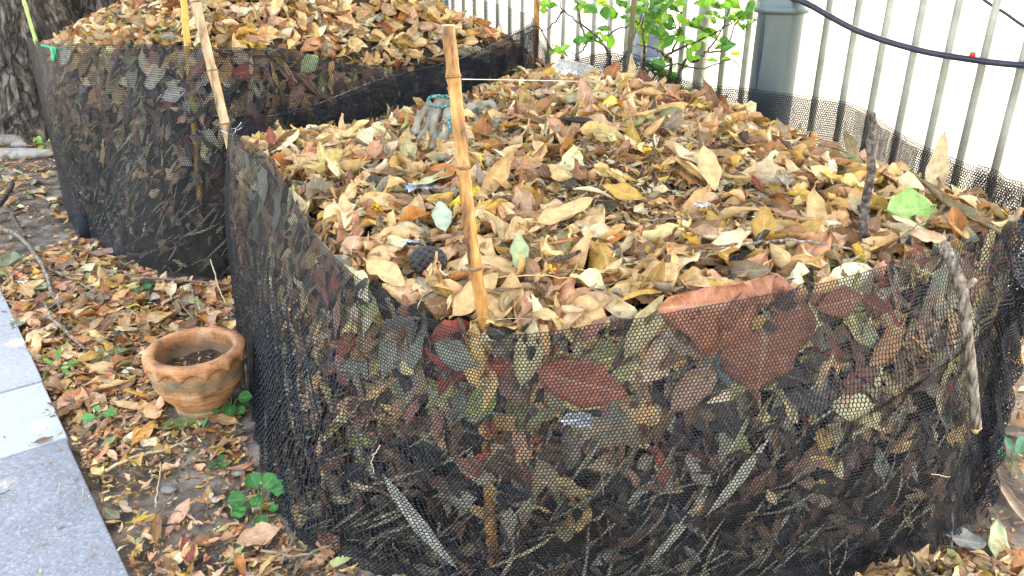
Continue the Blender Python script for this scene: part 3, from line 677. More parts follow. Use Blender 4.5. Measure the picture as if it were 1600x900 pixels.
# ------------------------------------------------------------------ the ground
fd = np.array([.6045, -.7967]); fn = np.array([.7967, .6045]); FY0 = 5.2
def fence_pt(t): return np.array([FY0 * (59 + 20.86 * t) / 1306, FY0 * (1 - .02105 * t)])
def make_ground():
    xs = np.concatenate([[-300, -120, -50, -20, -10, -6], np.arange(-4.2, 3.6, .035), [5, 8, 14, 30, 80, 300]])
    ys = np.concatenate([[-300, -100, -30, -8, -3, -1], np.arange(.2, 8.4, .04), [9, 12, 20, 50, 120, 300]])
    X, Y = np.meshgrid(xs, ys, indexing='ij')
    nearm = np.exp(-((X / 6) ** 2 + ((Y - 3) / 7) ** 2))
    Z = .012 * fbm(X, Y, 21, .7, 4) * nearm * (np.abs(X) < 5) * (np.abs(Y) < 10)
    # falls a little towards the path so the litter lies below the slabs
    e = (X + .92) * .79 + (Y - 1.445) * .613
    Z = np.where(e < .02, -.02, np.where(e < .25, Z * np.clip((e - .02) / .23, 0, 1) - .02 * (1 - np.clip((e - .02) / .23, 0, 1)), Z))
    fe = X * fn[0] + Y * fn[1] - fence_pt(0) @ fn
    Z = np.where(fe > -.06, -.03, Z)
    V = np.stack([X, Y, Z], -1).reshape(-1, 3); nx, ny = X.shape
    i = np.arange(nx - 1)[:, None] * ny; j = np.arange(ny - 1)[None]
    Q = np.stack([i + j, i + ny + j, i + ny + j + 1, i + j + 1], -1).reshape(-1, 4)
    o = mkmesh('ground', V, [Q], M_soil); tag(o, kind='structure')
    return lambda x, y: .012 * fbm(np.asarray(x, float), np.asarray(y, float), 21, .7, 4) * np.exp(-((np.asarray(x) / 6) ** 2 + ((np.asarray(y) - 3) / 7) ** 2))
gz = make_ground()
def gp(px, py, lift=0):
    P = gnd(px, py); P[2] = float(gz(P[0], P[1])) + lift; return P

# bright sunlit paving beyond the fence
def pavmat():
    m, nt, b = newmat('pale_paving'); L = nt.links.new
    tc = N(nt, 'ShaderNodeTexCoord'); mp = N(nt, 'ShaderNodeMapping'); mp.inputs['Rotation'].default_value = (0, 0, math.radians(18)); L(tc.outputs['Object'], mp.inputs[0])
    br = N(nt, 'ShaderNodeTexBrick', i_Scale=1.0); br.inputs['Color1'].default_value = (.42, .41, .375, 1); br.inputs['Color2'].default_value = (.38, .37, .34, 1); br.inputs['Mortar'].default_value = (.24, .225, .20, 1)
    br.inputs['Mortar Size'].default_value = .006; br.inputs['Brick Width'].default_value = .4; br.inputs['Row Height'].default_value = .2
    L(mp.outputs[0], br.inputs['Vector']); L(br.outputs[0], b.inputs['Base Color']); b.inputs['Roughness'].default_value = .8
    return m
c0 = fence_pt(0) + fn * .10
q = [c0 - fd * 80, c0 + fd * 80, c0 + fd * 80 + fn * 90, c0 - fd * 80 + fn * 90]
mb = MB(); V = [(p[0], p[1], .02) for p in q] + [(p[0], p[1], -.06) for p in q]
mb.add(V, [(0, 1, 2, 3), (7, 6, 5, 4), (0, 4, 5, 1), (1, 5, 6, 2), (2, 6, 7, 3), (3, 7, 4, 0)])
tag(mb.build('paving', pavmat(), smooth=False), kind='structure')
M_conc = noisy('kerb_concrete', [(.3, (.28, .27, .25)), (.7, (.45, .44, .41))], scale=10, bump=.3, rough=.9)
mb = MB(); kc = fence_pt(0) + fn * .02; mb.box((kc[0] , kc[1], -.0), (30, .12, .12), math.atan2(fd[1], fd[0])); tag(bevel(mb.build('kerb', M_conc, smooth=False, origin=(kc[0], kc[1], 0)), .01), kind='structure')

# path slabs at the left
def slabmat(name, a, b_, sc, spk=.25, spc=(.6, .6, .6)):
    m, nt, b = newmat(name); L = nt.links.new
    tc = N(nt, 'ShaderNodeTexCoord')
    n1 = N(nt, 'ShaderNodeTexNoise', i_Scale=3.5, i_Detail=8.0, i_Roughness=.65); L(tc.outputs['Object'], n1.inputs['Vector'])
    r = ramp(nt, n1.outputs['Fac'], [(.3, a), (.7, b_)])
    vo = N(nt, 'ShaderNodeTexVoronoi', i_Scale=sc); L(tc.outputs['Object'], vo.inputs['Vector'])
    mr = N(nt, 'ShaderNodeMapRange', i_1=.55, i_2=.95, i_3=0.0, i_4=spk); sx = N(nt, 'ShaderNodeSeparateXYZ'); L(vo.outputs['Color'], sx.inputs[0]); L(sx.outputs[0], mr.inputs[0])
    mx = N(nt, 'ShaderNodeMix', data_type='RGBA'); L(mr.outputs[0], mx.inputs[0]); L(r.outputs[0], mx.inputs[6]); mx.inputs[7].default_value = (*spc, 1)
    mr2 = N(nt, 'ShaderNodeMapRange', i_1=.55, i_2=.95, i_3=0.0, i_4=spk); L(sx.outputs[1], mr2.inputs[0])
    mx2 = N(nt, 'ShaderNodeMix', data_type='RGBA'); L(mr2.outputs[0], mx2.inputs[0]); L(mx.outputs[2], mx2.inputs[6]); mx2.inputs[7].default_value = (.06, .065, .075, 1)
    L(mx2.outputs[2], b.inputs['Base Color'])
    n2 = N(nt, 'ShaderNodeTexNoise', i_Scale=120.0, i_Detail=4.0); L(tc.outputs['Object'], n2.inputs['Vector'])
    bp = N(nt, 'ShaderNodeBump', i_Strength=.35, i_Distance=.003); L(n2.outputs['Fac'], bp.inputs['Height']); L(bp.outputs[0], b.inputs['Normal'])
    b.inputs['Roughness'].default_value = .75; return m
M_slab_l = slabmat('light_slab', (.29, .31, .32), (.38, .40, .41), 150, .2)
M_slab_m = slabmat('pale_smooth_slab', (.36, .39, .39), (.46, .49, .48), 60, .08)
M_slab_d = slabmat('speckled_slab', (.175, .19, .205), (.26, .275, .29), 150, .32, (.48, .50, .55))
M_joint = noisy('joint_dirt', [(.3, (.09, .05, .03)), (.7, (.24, .13, .08))], scale=60, bump=.5, rough=.95)
ed = np.array([.613, -.790]); el = np.array([-.790, -.613]); E0 = np.array([-.92, 1.445])
def slab(s0, s1, name_mat, label, rows=1):
    mb = MB(); c = E0 - ed * (s0 + s1) / 2 + el * .7
    mb.box((c[0], c[1], -.005), (s1 - s0 - .012, 1.4, .05), math.atan2(-ed[1], -ed[0]))
    o = mb.build('paving_slab', name_mat, smooth=False, origin=(c[0], c[1], 0)); bevel(o, .005, 2)
    # seat the slab a touch unevenly
    o.rotation_euler = (random.uniform(-.004, .004), random.uniform(-.004, .004), random.uniform(-.008, .008))
    tag(o, label, 'paving slab', 'slabs of the path'); return o
sA = 1.11; sB = .69
slab(-1.0, sB - .0, M_slab_d, 'dark speckled blue grey slab at the bottom left corner')
slab(sB, sA, M_slab_m, 'narrow smooth pale slab in the middle of the path edge')
slab(sA, sA + 1.5, M_slab_l, 'light grey slab farthest along the path')
mb = MB(); c = E0 - ed * .8 + el * .72; mb.box((c[0], c[1], -.012), (4.2, 1.38, .04), math.atan2(-ed[1], -ed[0])); tag(mb.build('path_bed', M_joint, smooth=False), kind='structure')

# litter on the soil
def make_litter():
    Ls = Leaves()
    def reg(n, big=False):
        h = n // 2
        x = np.concatenate([rng.uniform(-2.3, -.2, h), rng.uniform(-3.9, 2.6, n - h)]); y = np.concatenate([rng.uniform(1.25, 3.7, h), rng.uniform(1.1, 7.2, n - h)])
        e = (x - E0[0]) * .79 + (y - E0[1]) * .613; fe = x * fn[0] + y * fn[1] - fence_pt(0) @ fn
        k = (e > .01) & (fe < -.02)
        for bn in (front, rear):
            B = bn.cat(bn.base, np.arange(bn.m * 20) / 20); ph = np.arctan2(B[:, 1] - bn.center[1], B[:, 0] - bn.center[0]); rr = np.hypot(B[:, 1] - bn.center[1], B[:, 0] - bn.center[0]); o = np.argsort(ph)
            R = np.interp(np.arctan2(y - bn.center[1], x - bn.center[0]), ph[o], rr[o], period=2 * PI)
            k &= np.hypot(x - bn.center[0], y - bn.center[1]) > R + .03
        # bare soil: in front of the pot, by the tree and to the right
        bare = np.exp(-(((x + .92) / .22) ** 2 + ((y - 1.72) / .20) ** 2)) + .8 * np.exp(-(((x + 2.3) / .30) ** 2 + ((y - 3.9) / .6) ** 2)) + .6 * (x > 1.3)
        k &= rng.uniform(0, 1, n) > bare * .86
        if big: k &= (y > 2.15) | (rng.uniform(0, 1, n) < .30) | (x > .5)
        k &= np.hypot(x + 1.0, y - 2.19) > .12
        return x[k], y[k]
    for n, L0, L1, wr, nx, ny, zz, pl, tl in ((70000, .007, .020, .5, 3, 3, (0, .006), PAL_FINE, .35), (30000, .018, .045, .42, 5, 3, (.002, .014), PAL_GND, .35), (7500, .05, .085, .42, 7, 4, (.006, .02), PAL_GND, .35), (2600, .085, .13, .42, 9, 5, (.01, .028), PAL_GND, .35)):
        x, y = reg(n, L0 > .04)
        z = gz(x, y) + rng.uniform(*zz, len(x)); m = len(x)
        Ln = rng.uniform(L0, L1, m); Wn = Ln * rng.normal(wr, .1, m).clip(.15, .8)
        nrm = np.tile([0, 0, 1.0], (m, 1))
        def cl(V, z=z, m=m): V = V.copy(); V[:, 2] = np.maximum(V[:, 2], -.012 + .002); return V
        scatter(Ls, np.stack([x, y, z], -1), nrm, Ln, Wn, pl, nx, ny, tilt=tl, fold=.8, clampfn=cl, bend=.6)
    tag(Ls.build('leaf_litter', [M_leaf]), 'scattered brown and orange leaf litter covering the soil', 'leaf litter', kind='stuff')
    # the small spill of leaves against the front foot of the pen
    Ls = Leaves(); n = 520
    c = gnd(1420, 905); x = c[0] + rng.normal(0, .17, n) ; y = c[1] + rng.normal(-.03, .06, n)
    hh = .07 * np.exp(-((x - c[0]) / .22) ** 2) * np.exp(-((y - c[1] + .03) / .10) ** 2)
    z = hh * rng.uniform(.2, 1, n) + .01
    def cl2(V):
        S = V.copy(); B = front.cat(front.base, np.arange(front.m * 20) / 20); ph = np.arctan2(B[:, 1] - front.center[1], B[:, 0] - front.center[0]); rr = np.hypot(B[:, 1] - front.center[1], B[:, 0] - front.center[0]); o = np.argsort(ph)
        R = np.interp(np.arctan2(V[:, 1] - front.center[1], V[:, 0] - front.center[0]), ph[o], rr[o], period=2 * PI) + .07
        r = np.hypot(V[:, 0] - front.center[0], V[:, 1] - front.center[1]); k = np.where(r < R, R / r, 1)
        S[:, 0] = front.center[0] + (V[:, 0] - front.center[0]) * k; S[:, 1] = front.center[1] + (V[:, 1] - front.center[1]) * k; S[:, 2] = np.maximum(S[:, 2], .0); return S
    Ln = rng.uniform(.03, .11, n)
    scatter(Ls, np.stack([x, y, z], -1), np.tile([0, 0, 1.0], (n, 1)), Ln, Ln * rng.uniform(.3, .55, n), PAL_HEAP + [(C['rust'], 14), (C['brown'], 14)], 8, 5, tilt=.6, fold=1.2, clampfn=cl2)
    tag(Ls.build('leaf_pile', [M_leaf]), 'small spilled pile of curled leaves at the foot of the front net', 'leaf pile', kind='stuff')
make_litter()

Ls = Leaves(); n = 150; a_ = rng.uniform(-.3, 2.2, n); b_ = rng.uniform(0, 1, n) ** 1.8 * .75 + .01
xy = E0[None] - ed[None] * a_[:, None] + el[None] * b_[:, None]; Ln = rng.uniform(.004, .022, n)
scatter(Ls, np.concatenate([xy, np.full((n, 1), .0225)], 1), np.tile([0, 0, 1.], (n, 1)), Ln, Ln * rng.uniform(.1, .5, n), PAL_FINE, 4, 3, tilt=.08, fold=.3, bend=.2)
tag(Ls.build('slab_crumbs', [M_leaf]), 'tiny crumbs of dry leaf scattered over the path slabs', 'leaf crumbs', kind='stuff')
GG = 'single leaves lying on the ground'
def GL(px, py, L, wr, a, col, label, tilt=(0, 0), **k):
    P = gp(px, py)
    return one_leaf(P, L, wr, yaw_img(a, P), np.array([tilt[0], tilt[1], 1.0]), C[col] if isinstance(col, str) else col, label, group=GG, lift=k.pop('lift', .022), **k)
GL(281, 667, .115, .66, 0, (.22, .30, .10), 'flat dull green oval leaf in front of the terracotta pot', mat=M_green, lift=.015)
GL(152, 630, .12, .55, -45, 'pinkish', 'pinkish tan leaf beside the path edge left of the pot', tilt=(0, -.4))
GL(352, 664, .12, .42, -32, 'tan', 'tan leaf at the right foot of the terracotta pot')
GL(377, 603, .12, .50, -70, 'greybrown', 'curled grey tan leaf standing between the pot and the net', up=(-.3, .3, 0), tilt=(0, -1.0), lift=.04, fold=1.6)
GL(178, 562, .14, .60, 60, (.30, .33, .15), 'broad olive green leaf left of the pot', mat=M_green)
GL(148, 560, .10, .5, 70, (.46, .48, .24), 'pale green leaf tucked under the olive one left of the pot', tilt=(.3, -.3))
GL(18, 415, .20, .55, 60, (.20, .24, .11), 'olive green leaf at the left margin above the path')
GL(60, 455, .16, .5, -40, (.26, .31, .15), 'mottled green leaf above the far corner of the path')
GL(35, 508, .15, .45, 35, (.24, .27, .15), 'grey green leaf touching the path edge')
GL(222, 821, .075, .22, 0, 'yellow', 'slim yellow orange leaf near the bottom left', fold=.8, lift=.02)
GL(295, 872, .12, .30, 88, (.33, .07, .05), 'dark red leaf at the bottom edge', lift=.02, fold=.9)
GL(176, 812, .075, .5, -50, (.16, .15, .07), 'dark olive leaf against the speckled slab', lift=.02)
GL(405, 848, .12, .60, 0, 'pinkish', 'torn pink tan leaf under the large green seedling', tilt=(0, -.2))
GL(472, 812, .10, .55, 70, 'tan', 'wrinkled tan leaf between the seedling and the net', tilt=(0, -.4))
GL(515, 862, .11, .55, 100, 'salmon', 'salmon pink leaf at the foot of the net near the bottom')
GL(235, 508, .20, .45, 5, 'buff', 'large pale buff leaf behind the terracotta pot')
GL(68, 530, .17, .55, 20, 'cream', 'large pale cream leaf near the path edge')
GL(140, 520, .16, .50, 20, 'pinkish', 'large dusty pink leaf left of the terracotta pot')
GL(75, 470, .16, .42, 25, (.36, .14, .08), 'reddish brown leaf beside the mottled green one')
GL(125, 455, .18, .48, -30, (.40, .36, .2), 'dull khaki leaf behind the pink ones')
GL(308, 425, .17, .55, 60, (.50, .26, .19), 'pink leaf standing against the foot of the rear net', up=(.4, .3, 0), tilt=(.2, -2.2), lift=.06)
GL(185, 437, .16, .40, -30, 'pinkish', 'long pinkish leaf below the rear pen')
GL(160, 402, .15, .6, 5, (.42, .24, .19), 'mauve brown leaf left of the rear pen foot')
GL(104, 343, .17, .45, 15, 'salmon', 'pale orange leaf beside the dark strap of the rear net')
GL(58, 305, .14, .6, -20, (.5, .42, .18), 'yellowish leaf on the bare soil near the tree')
GL(270, 455, .16, .42, 10, 'tan', 'tan leaf lying along the thin stick')
GL(340, 500, .15, .35, -35, 'cream', 'pale narrow leaf right behind the pot')
GL(150, 475, .18, .35, -25, 'greybrown', 'dull brown leaf under the forked twig')
GL(70, 700, .06, .4, 0, 'brown', 'small brown leaf on the narrow pale slab', lift=.03)
GL(235, 700, .07, .7, -40, 'cream', 'small pale leaf in front of the green oval one')
GL(172, 700, .08, .35, 25, 'olive', 'ribbed olive leaf beside the path')
GL(1557, 850, .17, .30, -62, (.52, .55, .30), 'long pale green leaf right of the front pen foot', tilt=(0, -.3))
GL(1580, 790, .26, .18, -40, (.50, .36, .24), 'long pinkish strap leaf at the right edge', fold=1.2)
GL(1535, 745, .10, .6, 40, 'rust', 'rust brown curled leaf at the right foot of the pen', fold=1.6)
GL(1500, 862, .10, .8, 10, (.22, .23, .21), 'grey rounded leaf beside the small spilled pile', lift=.05)
GL(1592, 575, .12, .5, 30, 'orange', 'orange leaf at the right edge behind the pen')

# ------------------------------------------------------------------ more leaves one can pick out, labelled by the things around them
LMK = [(735, 330, 'the foreground bamboo stake'), (690, 195, 'the grey gloves'), (1355, 280, 'the knobby upright stick'), (1400, 338, 'the pale green broad leaf'),
       (670, 425, 'the black cone'), (515, 278, 'the star shaped leaf'), (845, 186, 'the rust brown boat shaped leaf'), (972, 318, 'the flat ochre leaf'),
       (1022, 446, 'the broad buff leaf at the front rim'), (1130, 440, 'the big brick red leaf'), (905, 113, 'the clear plastic bottle'), (1172, 306, 'the curled brick red leaf'),
       (1212, 243, 'the dark chestnut leaf'), (868, 402, 'the rolled reddish leaf'), (1210, 408, 'the thin grey twig'), (607, 441, 'the large buff leaf at the left rim'), (1475, 400, 'the broken branch')]
LMR = [(293, 35, 'the amber stake'), (318, 40, 'the tan stake in front of the rear pen'), (705, 60, 'the top of the foreground bamboo stake'), (836, 20, 'the far brown stake'), (600, 105, 'the dip in the rear net rim'), (130, 60, 'the left corner of the rear heap'), (450, 75, 'the middle of the rear net rim')]
def words(c, fold, px, py, L, marks, where):
    d = [(math.hypot(px - a, (py - b) * 1.5), a, b, w) for a, b, w in marks]; d.sort(); q, a, b, w = d[0]
    dx, dy = px - a, (py - b) * 1.5
    ang = math.degrees(math.atan2(-dy, dx)) % 360
    dirs = ['right of', 'above and right of', 'above', 'above and left of', 'left of', 'below and left of', 'below', 'below and right of']
    di = dirs[int((ang + 22.5) // 45) % 8]
    near = 'just ' if q < 55 else ('' if q < 110 else 'well ')
    fo = 'flat' if abs(fold) < .35 else ('cupped' if fold > 0 and fold < 1.1 else ('rolled' if abs(fold) >= 1.1 else 'arched'))
    sz = 'large' if L > .125 else 'medium'
    return f'{sz} {fo} {c} leaf {near}{di} {w}' + where
names = dict(tan='tan', cream='cream', buff='buff yellow', ochre='ochre', pinkish='pinkish', brown='dark brown', rust='rust orange', greybrown='grey brown', olive='olive', salmon='salmon', red='brick red', palegreen='pale green')
def auto(bn, marks, n, boxpx, group, where, seed):
    r = np.random.default_rng(seed); made = 0; keys = list(names); wts = np.array([20, 14, 22, 9, 10, 9, 8, 4, 2, 6, 2, .6]); wts = wts / wts.sum(); occ = [(a, b) for a, b, _ in LM] + [(670, 425), (655, 415), (690, 440), (660, 445), (680, 405), (515, 278), (495, 270), (535, 285), (515, 292), (690, 190), (670, 215), (730, 190), (755, 190)]
    for _ in range(4000):
        if made >= n: break
        px = r.uniform(boxpx[0], boxpx[2]); py = r.uniform(boxpx[1], boxpx[3])
        P = bn.hit(px, py, 0)
        if P is None: continue
        ph, R, rr = bn.polar(P[0], P[1])
        if rr > R * .95: continue
        Ps, Pn = project(P)[:2]
        if bn is front and (((P[0] - .42) / .36) ** 2 + ((P[1] - 2.05) / .26) ** 2 < 1): continue
        if any(abs(px - a) < 22 and abs(py - b) < 13 for a, b in occ): continue
        c = keys[r.choice(len(keys), p=wts)]; f = float(r.choice([r.uniform(-.3, .3), r.uniform(.45, 1.0), r.uniform(1.2, 2.0), r.uniform(-1.0, -.45)])); L = r.uniform(.10, .155)
        lab = words(names[c], f, px, py, L, marks, where)
        if lab in used_labels or len(lab.split()) > 16: continue
        occ.append((px, py)); made += 1
        nr = bn.hn(P[0], P[1]) + np.array([r.normal(0, .35), r.normal(-.25, .35), 0])
        one_leaf(P, L, r.uniform(.34, .6), r.uniform(0, 2 * PI), nr, np.array(C[c]) * r.uniform(.85, 1.15), lab, bend=r.normal(0, .8), fold=f, wave=r.uniform(0, .12), twist=r.normal(0, .4), shape=r.uniform(.38, .58), group=group, lift=.02, clampfn=bn.clamp, rag=.9)
auto(front, LMK, 135, (410, 120, 1570, 500), GH, '', 5)
auto(rear, LMR, 60, (140, 2, 760, 95), 'single leaves lying on the rear heap', '', 6)

# ------------------------------------------------------------------ bamboo stakes
M_node = noisy('bamboo_node', [(.3, (.07, .04, .02)), (.7, (.28, .16, .07))], scale=60, bump=.3, bdist=.002, rough=.7)
def bamboo(name, pts, r0, r1, mat, label, nodes, group='stakes holding up the nets', cat='stake', nseg=14):
    P = spline(pts, 14); m = len(P); base = np.array(P[0]); o = MB()
    tt = np.linspace(0, 1, m); rad = r0 + (r1 - r0) * tt
    ln = np.concatenate([[0], np.cumsum(np.linalg.norm(np.diff(P, axis=0), axis=1))])
    for k in nodes: rad = rad + .0022 * np.exp(-((ln - k) / .008) ** 2)
    Pj = P + .0005 * rng.standard_normal(P.shape)
    e = empty(name, base, label, cat, group)
    o.tube(Pj, rad, nseg, wob=.012); o.build('cane', mat, e)
    for k in nodes:
        nb = MB()
        c = np.array([np.interp(k, ln, P[:, q]) for q in range(3)]); c2 = np.array([np.interp(k + .006, ln, P[:, q]) for q in range(3)])
        rr = float(np.interp(k, ln, rad)); nb.tube([c, c2], rr + .0009, nseg); nb.build('node_ring', mat if mat is M_bamboo_y or mat is M_bamboo_g else M_node, e)
    return e
def densify(a, b, n=9, bow=(0, 0, 0)):
    a = np.array(a, float); b = np.array(b, float); t = np.linspace(0, 1, n)[:, None]
    return a + (b - a) * t + np.array(bow) * np.sin(PI * t)
vq = np.linspace(.0, .97, 7); sq = front.station_s(5.0)
low_ = front.wall(np.full(7, sq), vq, np.full(7, -.036), False)
eA = bamboo('bamboo_stake', np.vstack([low_[:-1], low_[-1:], [[-.080, 1.452, .86], [-.098, 1.48, 1.05], [-.117, 1.505, 1.252]]]), .0150, .0125, M_bamboo_o, 'thick orange brown bamboo stake with a sawn top standing alone in the foreground'
, [.12, .36, .60, .80, 1.0, 1.17])
mb = MB(); c = np.array((-.117, 1.505, 1.253)); mb.tube([c, c + (0, 0, .0015)], .0115, 14); mb.build('sawn_end', M_rawwood, eA)
def tie(e, c, r, mat=M_wire, tail=True, nm='wire_tie'):
    mb = MB(); th = np.linspace(0, 2 * PI * 1.1, 26)
    pts = np.stack([c[0] + r * np.cos(th), c[1] + r * np.sin(th), c[2] + .006 * np.sin(th * 2)], -1); mb.tube(pts, .0012, 6)
    if tail:
        p = pts[-1]; mb.tube(spline([p, p + (.015, -.008, .01), p + (.028, -.01, .024)], 5), .0012, 6); mb.tube(spline([p, p + (.012, -.012, -.002), p + (.026, -.012, .006)], 5), .0012, 6)
    mb.build(nm, mat, e)
tie(eA, low_[5], .022)
eC = bamboo('bamboo_stake', densify((-.885, 2.64, 0), (-1.085, 2.79, 1.5), 12), .0165, .015, M_bamboo_t, 'weathered tan bamboo stake leaning where the two net pens meet', [.2, .55, .82, 1.0, 1.22, 1.42])
p = atY(357, 205, 2.715); tie(eC, (p[0], 2.715, p[2]), .024)
bamboo('bamboo_stake', densify((-1.385, 3.285, 0), (-1.345, 3.50, 1.52), 10), .0145, .0135, M_bamboo_y, 'bright amber bamboo stake rising inside the rear net pen', [.3, .7, 1.1, 1.4])
bamboo('bamboo_stake', densify((.105, 4.17, 0), (.135, 4.17, 1.62), 10), .0165, .0155, M_bamboo_o, 'far brown stake wrapped by black net at its foot', [.4, .8, 1.15, 1.4])
bamboo('bamboo_stake', densify((-2.50, 4.40, 0), (-2.68, 4.55, 1.45), 10), .010, .009, M_bamboo_g, 'slim yellow green cane at the far left corner of the rear net', [.5, .9, 1.08, 1.3])
bamboo('bamboo_stake', densify((.50, 3.64, 0), (.545, 3.66, 1.55), 10), .0125, .0115, M_olive, 'dark olive cane at the back of the foreground pen', [.5, .8, 1.0, 1.12, 1.3])
# knobby stick standing in the heap
b0 = front.hit(1350, 380); tp = atY(1362, 176, b0[1] + .06)
e = empty('stick', b0, 'knobby dark grey stick standing upright in the right half of the heap', 'stick')
P = spline([b0 - (0, 0, .10), b0, b0 + (-.009, .0, .05), b0 * .68 + tp * .32 + (-.002, 0, 0), b0 * .45 + tp * .55 + (.007, 0, 0), b0 * .25 + tp * .75 + (.001, 0, 0), tp * .9 + b0 * .1 + (.004, 0, 0), tp], 7)
MB().tube(P, np.linspace(.0105, .0078, len(P)) * (1 + .22 * np.maximum(0, np.sin(np.arange(len(P)) * .9)) ** 3 + .06 * rng.standard_normal(len(P)).clip(-1, 1)), 14, wob=.07).build('shaft', M_bark_dark, e)
k = b0 * .75 + tp * .25; MB().tube(spline([k, k + (-.014, -.005, .006), k + (-.022, -.006, .018)], 4), np.linspace(.008, .006, 9), 10, wob=.05).build('stub', M_bark_dark, e)
# broken branch hanging outside the net
def outside(px, py, Y): return atY(px, py, Y)
pb = [outside(1476, 380, 1.70), outside(1487, 410, 1.665), outside(1503, 450, 1.645), outside(1512, 530, 1.63), outside(1520, 600, 1.625), outside(1525, 668, 1.62)]
e = empty('branch', pb[-1], 'broken weathered branch hooked over the net rim at the right', 'branch')
P = spline(pb, 8); MB().tube(P, np.interp(np.linspace(0, 1, len(P)), [0, .25, .3, 1], [.0095, .012, .0125, .0115]) * (1 + .06 * rng.standard_normal(len(P)).clip(-1, 1)), 14, wob=.04).build('limb', M_bark_grey, e)
q = pb[2]; MB().tube([q, q + (.012, -.004, .010), q + (.020, -.006, .022)], [.009, .008, .0065], 10, wob=.05).build('side_stub', M_bark_grey, e)
q = q + (.020, -.006, .022); MB().tube([q, q + (.001, 0, .004)], [.0062, .004], 10, wob=.1).build('broken_tip', M_rawwood, e)
q = pb[-1]; MB().tube([q + (0, 0, .004), q - (0, 0, .006), q - (-.003, 0, .016)], [.0112, .0105, .005], 10, wob=.12).build('broken_tip', M_rawwood, e)

def twig(pts, r, label, mat=M_twig, group=None, branches=(), cat='twig', n=7, name='twig'):
    pts = np.array(pts, float); P = spline(pts, 8); mb = MB(); P = P + .0012 * rng.standard_normal(P.shape)
    mb.tube(P, np.linspace(r, r * .65, len(P)), n, wob=.04)
    for b_ in branches: Q = spline(np.array(b_, float), 6); mb.tube(Q, np.linspace(r * .6, r * .3, len(Q)), n, wob=.04)
    o = mb.build(name, mat, origin=pts[0]); tag(o, label, cat, group); return o
def hp(px, py, l=.03): P = front.hit(px, py); return P + (0, 0, l)
TG = 'twigs on the foreground heap'
twig([hp(1088, 416, .035), hp(1140, 409, .04), hp(1200, 405, .045), hp(1260, 405, .045), hp(1330, 412, .035)], .0042, 'thin grey twig lying along the front right of the heap', M_bark_grey, TG)
twig([hp(700, 163, .09), hp(735, 190, .07), hp(765, 215, .05), hp(795, 234, .03)], .0058, 'dark brown twig slanting out from the grey gloves behind the stake', M_bark_dark, TG)
twig([hp(1480, 355, .05), hp(1450, 375, .06), hp(1420, 392, .06), hp(1380, 420, .05)], .0022, 'fine dark twig right of the pale green broad leaf', M_bark_dark, TG)
twig([hp(905, 285, .04), hp(945, 278, .035), hp(985, 270, .03)], .0035, 'thin dark twig in the upper middle of the heap', M_bark_dark, TG)
twig([hp(870, 430, .04), hp(888, 424, .035), hp(905, 415, .035)], .0055, 'short blackish stub of wood low in the middle of the heap', M_bark_dark, TG)
twig([hp(760, 470, .05), hp(820, 460, .045), hp(890, 455, .03)], .0016, 'hair thin pale stalk beside the foreground stake', M_straw, TG)
twig([hp(1000, 365, .03), hp(1050, 360, .03), hp(1110, 355, .03)], .0022, 'pale grey stalk near the middle of the heap', M_twig, TG)
twig([hp(640, 225, .05), hp(655, 245, .05), hp(665, 262, .03)], .0022, 'thin curved twig below the grey gloves', M_bark_dark, TG)
GT = 'twigs on the ground'
def gq(px, py, l=.02): return gp(px, py, l)
twig([gq(-10, 365, .03), gq(30, 375, .03), gq(70, 430, .04), gq(85, 470, .03), gq(100, 485, .03)], .012, 'crooked grey twig running down from the left margin', M_bark_grey, GT, [[gq(75, 432, .03), gq(120, 450, .03), gq(165, 475, .02)], [gq(88, 470, .03), gq(98, 500, .03), gq(92, 520, .02)]])
twig([gq(-10, 345, .05), gq(8, 330, .06), gq(25, 305, .07)], .022, 'thick dark stub of branch at the left margin', M_bark_dark, GT)
twig([gq(22, 345, .04), gq(32, 365, .04), gq(42, 378, .03)], .012, 'short dark stick beside the thick stub', M_bark_dark, GT)
twig([gq(78, 510, .05), gq(105, 530, .04), gq(135, 552, .02)], .008, 'grey forked twig left of the terracotta pot', M_bark_grey, GT, [[gq(85, 515, .05), gq(76, 500, .08)]])
twig([gq(150, 425, .02), gq(200, 445, .03), gq(280, 452, .03), gq(385, 458, .03)], .0055, 'long thin pale stick lying between the pot and the rear pen', M_twig, GT)
twig([gq(165, 742, .012), gq(215, 722, .02), gq(265, 708, .02), gq(302, 690, .02)], .0048, 'straight tan stick in front of the terracotta pot', M_straw, GT)
twig([gq(300, 457, .03), gq(306, 480, .03), gq(310, 505, .03)], .006, 'short grey stick directly behind the pot', M_bark_grey, GT)
twig([gq(280, 480, .03), gq(292, 495, .03), gq(305, 510, .03)], .004, 'thin brown stick directly behind the pot', M_twig, GT)
twig([gq(335, 440, .10), gq(345, 465, .04), gq(355, 485, .02)], .0035, 'pale straw leaning against the front net', M_straw, GT)
twig([gq(245, 800, .015), gq(248, 775, .02), gq(255, 735, .03)], .0022, 'upright pale stalk on the bare soil', M_straw, GT)
twig([gq(250, 815, .012), gq(275, 808, .018), gq(300, 812, .012)], .0022, 'curved brown stalk on the bare soil', M_twig, GT)
twig([gq(410, 872, .02), gq(470, 885, .03), gq(530, 868, .04)], .004, 'brown twig below the large green seedling', M_twig, GT)
twig([gq(440, 895, .02), gq(455, 870, .03), gq(465, 845, .03)], .003, 'fine brown twig beside the large green seedling', M_twig, GT)
twig([gq(215, 826, .01), gq(250, 829, .014), gq(285, 826, .01)], .0035, 'dark thin twig under the slim yellow leaf', M_bark_dark, GT)
twig([gq(1306, 905, .02), gq(1318, 880, .07), gq(1312, 805, .22)], .0022, 'taller pale straw sticking up from the spilled pile', M_straw, GT)
